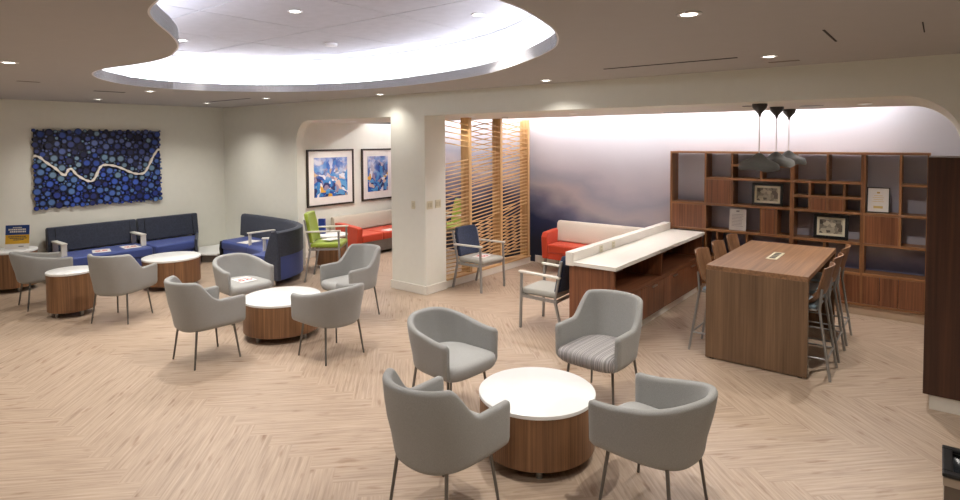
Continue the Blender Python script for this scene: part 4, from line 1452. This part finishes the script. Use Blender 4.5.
# ------------------------------------------------------------------ sign and papers
t = empty('tabletop_sign', (-11.25, 2.62, 0.631), math.radians(52))
tag(t, 'blue, yellow and white notice in a clear stand on the left drum table', 'sign')
obj('base', B(-0.15, 0.15, -0.05, 0.05, 0, 0.008), WHITE, t)
Ms = Matrix.Rotation(-0.12, 4, 'X')
def sg(name, x0, x1, z0, z1, y0, y1, mat):
    bm = bmesh.new(); box(bm, x0, x1, y0, y1, z0, z1, M=Ms); return obj(name, bm, mat, t)
sg('white_panel', -0.16, 0.16, 0.01, 0.09, -0.004, 0.004, PAPER)
sg('yellow_panel', -0.16, 0.16, 0.09, 0.23, -0.004, 0.004, plain('notice_yellow', (226, 176, 50), 0.5))
sg('blue_panel', -0.16, 0.16, 0.23, 0.38, -0.004, 0.004, plain('notice_blue', (30, 66, 136), 0.5))
bm = bmesh.new()
for z_, a_, b_, h_ in ((0.335, -0.06, 0.06, 0.014), (0.300, -0.12, 0.11, 0.024), (0.266, -0.10, 0.12, 0.024)):
    x_ = a_
    while x_ < b_:
        w_ = 0.014 + 0.01 * rnd.random()
        box(bm, x_, x_ + w_, -0.0055, -0.004, z_, z_ + h_, M=Ms); x_ += w_ + 0.006
obj('white_lettering', bm, PAPER, t)
bm = bmesh.new()
for z_, a_, b_ in ((0.195, -0.12, 0.12), (0.170, -0.10, 0.11), (0.145, -0.05, 0.06)):
    x_ = a_
    while x_ < b_:
        w_ = 0.012 + 0.02 * rnd.random()
        box(bm, x_, x_ + w_, -0.0055, -0.004, z_, z_ + 0.012, M=Ms); x_ += w_ + 0.007
box(bm, 0.02, 0.09, -0.0055, -0.004, 0.045, 0.055, M=Ms)
obj('blue_lettering', bm, plain('notice_ink', (60, 70, 90), 0.6), t)

def paper(x, y, z, rz, label, w=0.21, d=0.28, mark=True, bend=0.0):
    t = empty('seat_notice', (x, y, z), rz)
    tag(t, label, 'paper', 'paper notices on the seats')
    bm = bmesh.new()
    n_ = 6
    top = [[bm.verts.new((-w / 2 + w * i / n_, -d / 2 + d * j, bend * math.sin(PI * i / n_) + 0.0012)) for j in (0, 1)] for i in range(n_ + 1)]
    bot = [[bm.verts.new((v.co.x, v.co.y, v.co.z - 0.0012)) for v in r] for r in top]
    for i in range(n_):
        bm.faces.new((top[i][0], top[i + 1][0], top[i + 1][1], top[i][1]))
        bm.faces.new((bot[i][0], bot[i][1], bot[i + 1][1], bot[i + 1][0]))
    obj('sheet', bm, PAPER, t)
    if mark:
        bm = bmesh.new()
        for cx_ in (-0.052, 0.052):
            ring = []
            for rad in (0.016, 0.042):
                ring.append([bm.verts.new((cx_ + rad * math.cos(2 * PI * k / 20), 0.03 + rad * math.sin(2 * PI * k / 20), 0.0018 + bend)) for k in range(20)])
            for k in range(20):
                k2 = (k + 1) % 20
                bm.faces.new((ring[0][k], ring[0][k2], ring[1][k2], ring[1][k]))
        box(bm, -0.08, 0.08, -0.065, -0.035, 0.0014 + bend, 0.0018 + bend)
        obj('red_marks', bm, REDINK, t)
paper(-7.05, 3.99, 0.505, -PI / 2 - 0.06, 'red-marked white notice on the seat of the barrel chair behind the middle table')
paper(-5.58, 7.10, 0.4905, 0.2, 'red-marked white notice on the seat of the navy guest chair by the screen')
paper(-11.08, 3.72, 0.461, 1.3, 'white notice lying on the left end of the long blue sofa seat', 0.26, 0.32)
paper(-11.10, 4.18, 0.461, 1.5, 'white notice lying nearer the middle arm of the long blue sofa seat', 0.26, 0.34)
paper(-9.9, 5.72, 0.456, 0.2, 'white notice lying on the left seat of the curved bench', 0.26, 0.36, False)
paper(-7.96, 6.07, 0.6565, 0.1, 'white notice on the seat of the lime green chair in the arch', 0.22, 0.26, False)
paper(-9.02, 8.35, 0.4305, 0.1, 'white notice lying on the red lounge sofa', 0.22, 0.28, False)

# ------------------------------------------------------------------ light levels, world, camera
def set_emit(m, s_):
    m.node_tree.nodes['Principled BSDF'].inputs['Emission Strength'].default_value = s_
set_emit(LED, 42.0)
set_emit(LEDM, 50.0)

w = bpy.data.worlds.new('room_world')
S.world = w
w.use_nodes = True
w.node_tree.nodes['Background'].inputs[0].default_value = (0.9, 0.92, 1.0, 1)
w.node_tree.nodes['Background'].inputs[1].default_value = 0.15

cam = bpy.data.cameras.new('camera')
cam.sensor_fit = 'HORIZONTAL'
cam.sensor_width = 36.0
F_PX = 584.6
cam.lens = F_PX * 36.0 / 960.0
cam.shift_y = -(250 - 163.0) / 960.0
cam.clip_start = 0.05
co = bpy.data.objects.new('camera', cam)
yaw, pitch, roll = math.radians(38.3), math.radians(2.3), math.radians(-0.33)
co.matrix_world = Matrix.Translation((0, 0, 2.3)) @ Matrix.Rotation(yaw, 4, 'Z') @ Matrix.Rotation(PI / 2 - pitch, 4, 'X') @ Matrix.Rotation(roll, 4, 'Z')
COL.objects.link(co)
S.camera = co
S.view_settings.view_transform = 'Standard'
S.view_settings.look = 'None'
S.view_settings.exposure = 0.14
S.view_settings.gamma = 1.0
S.view_settings.use_curve_mapping = False
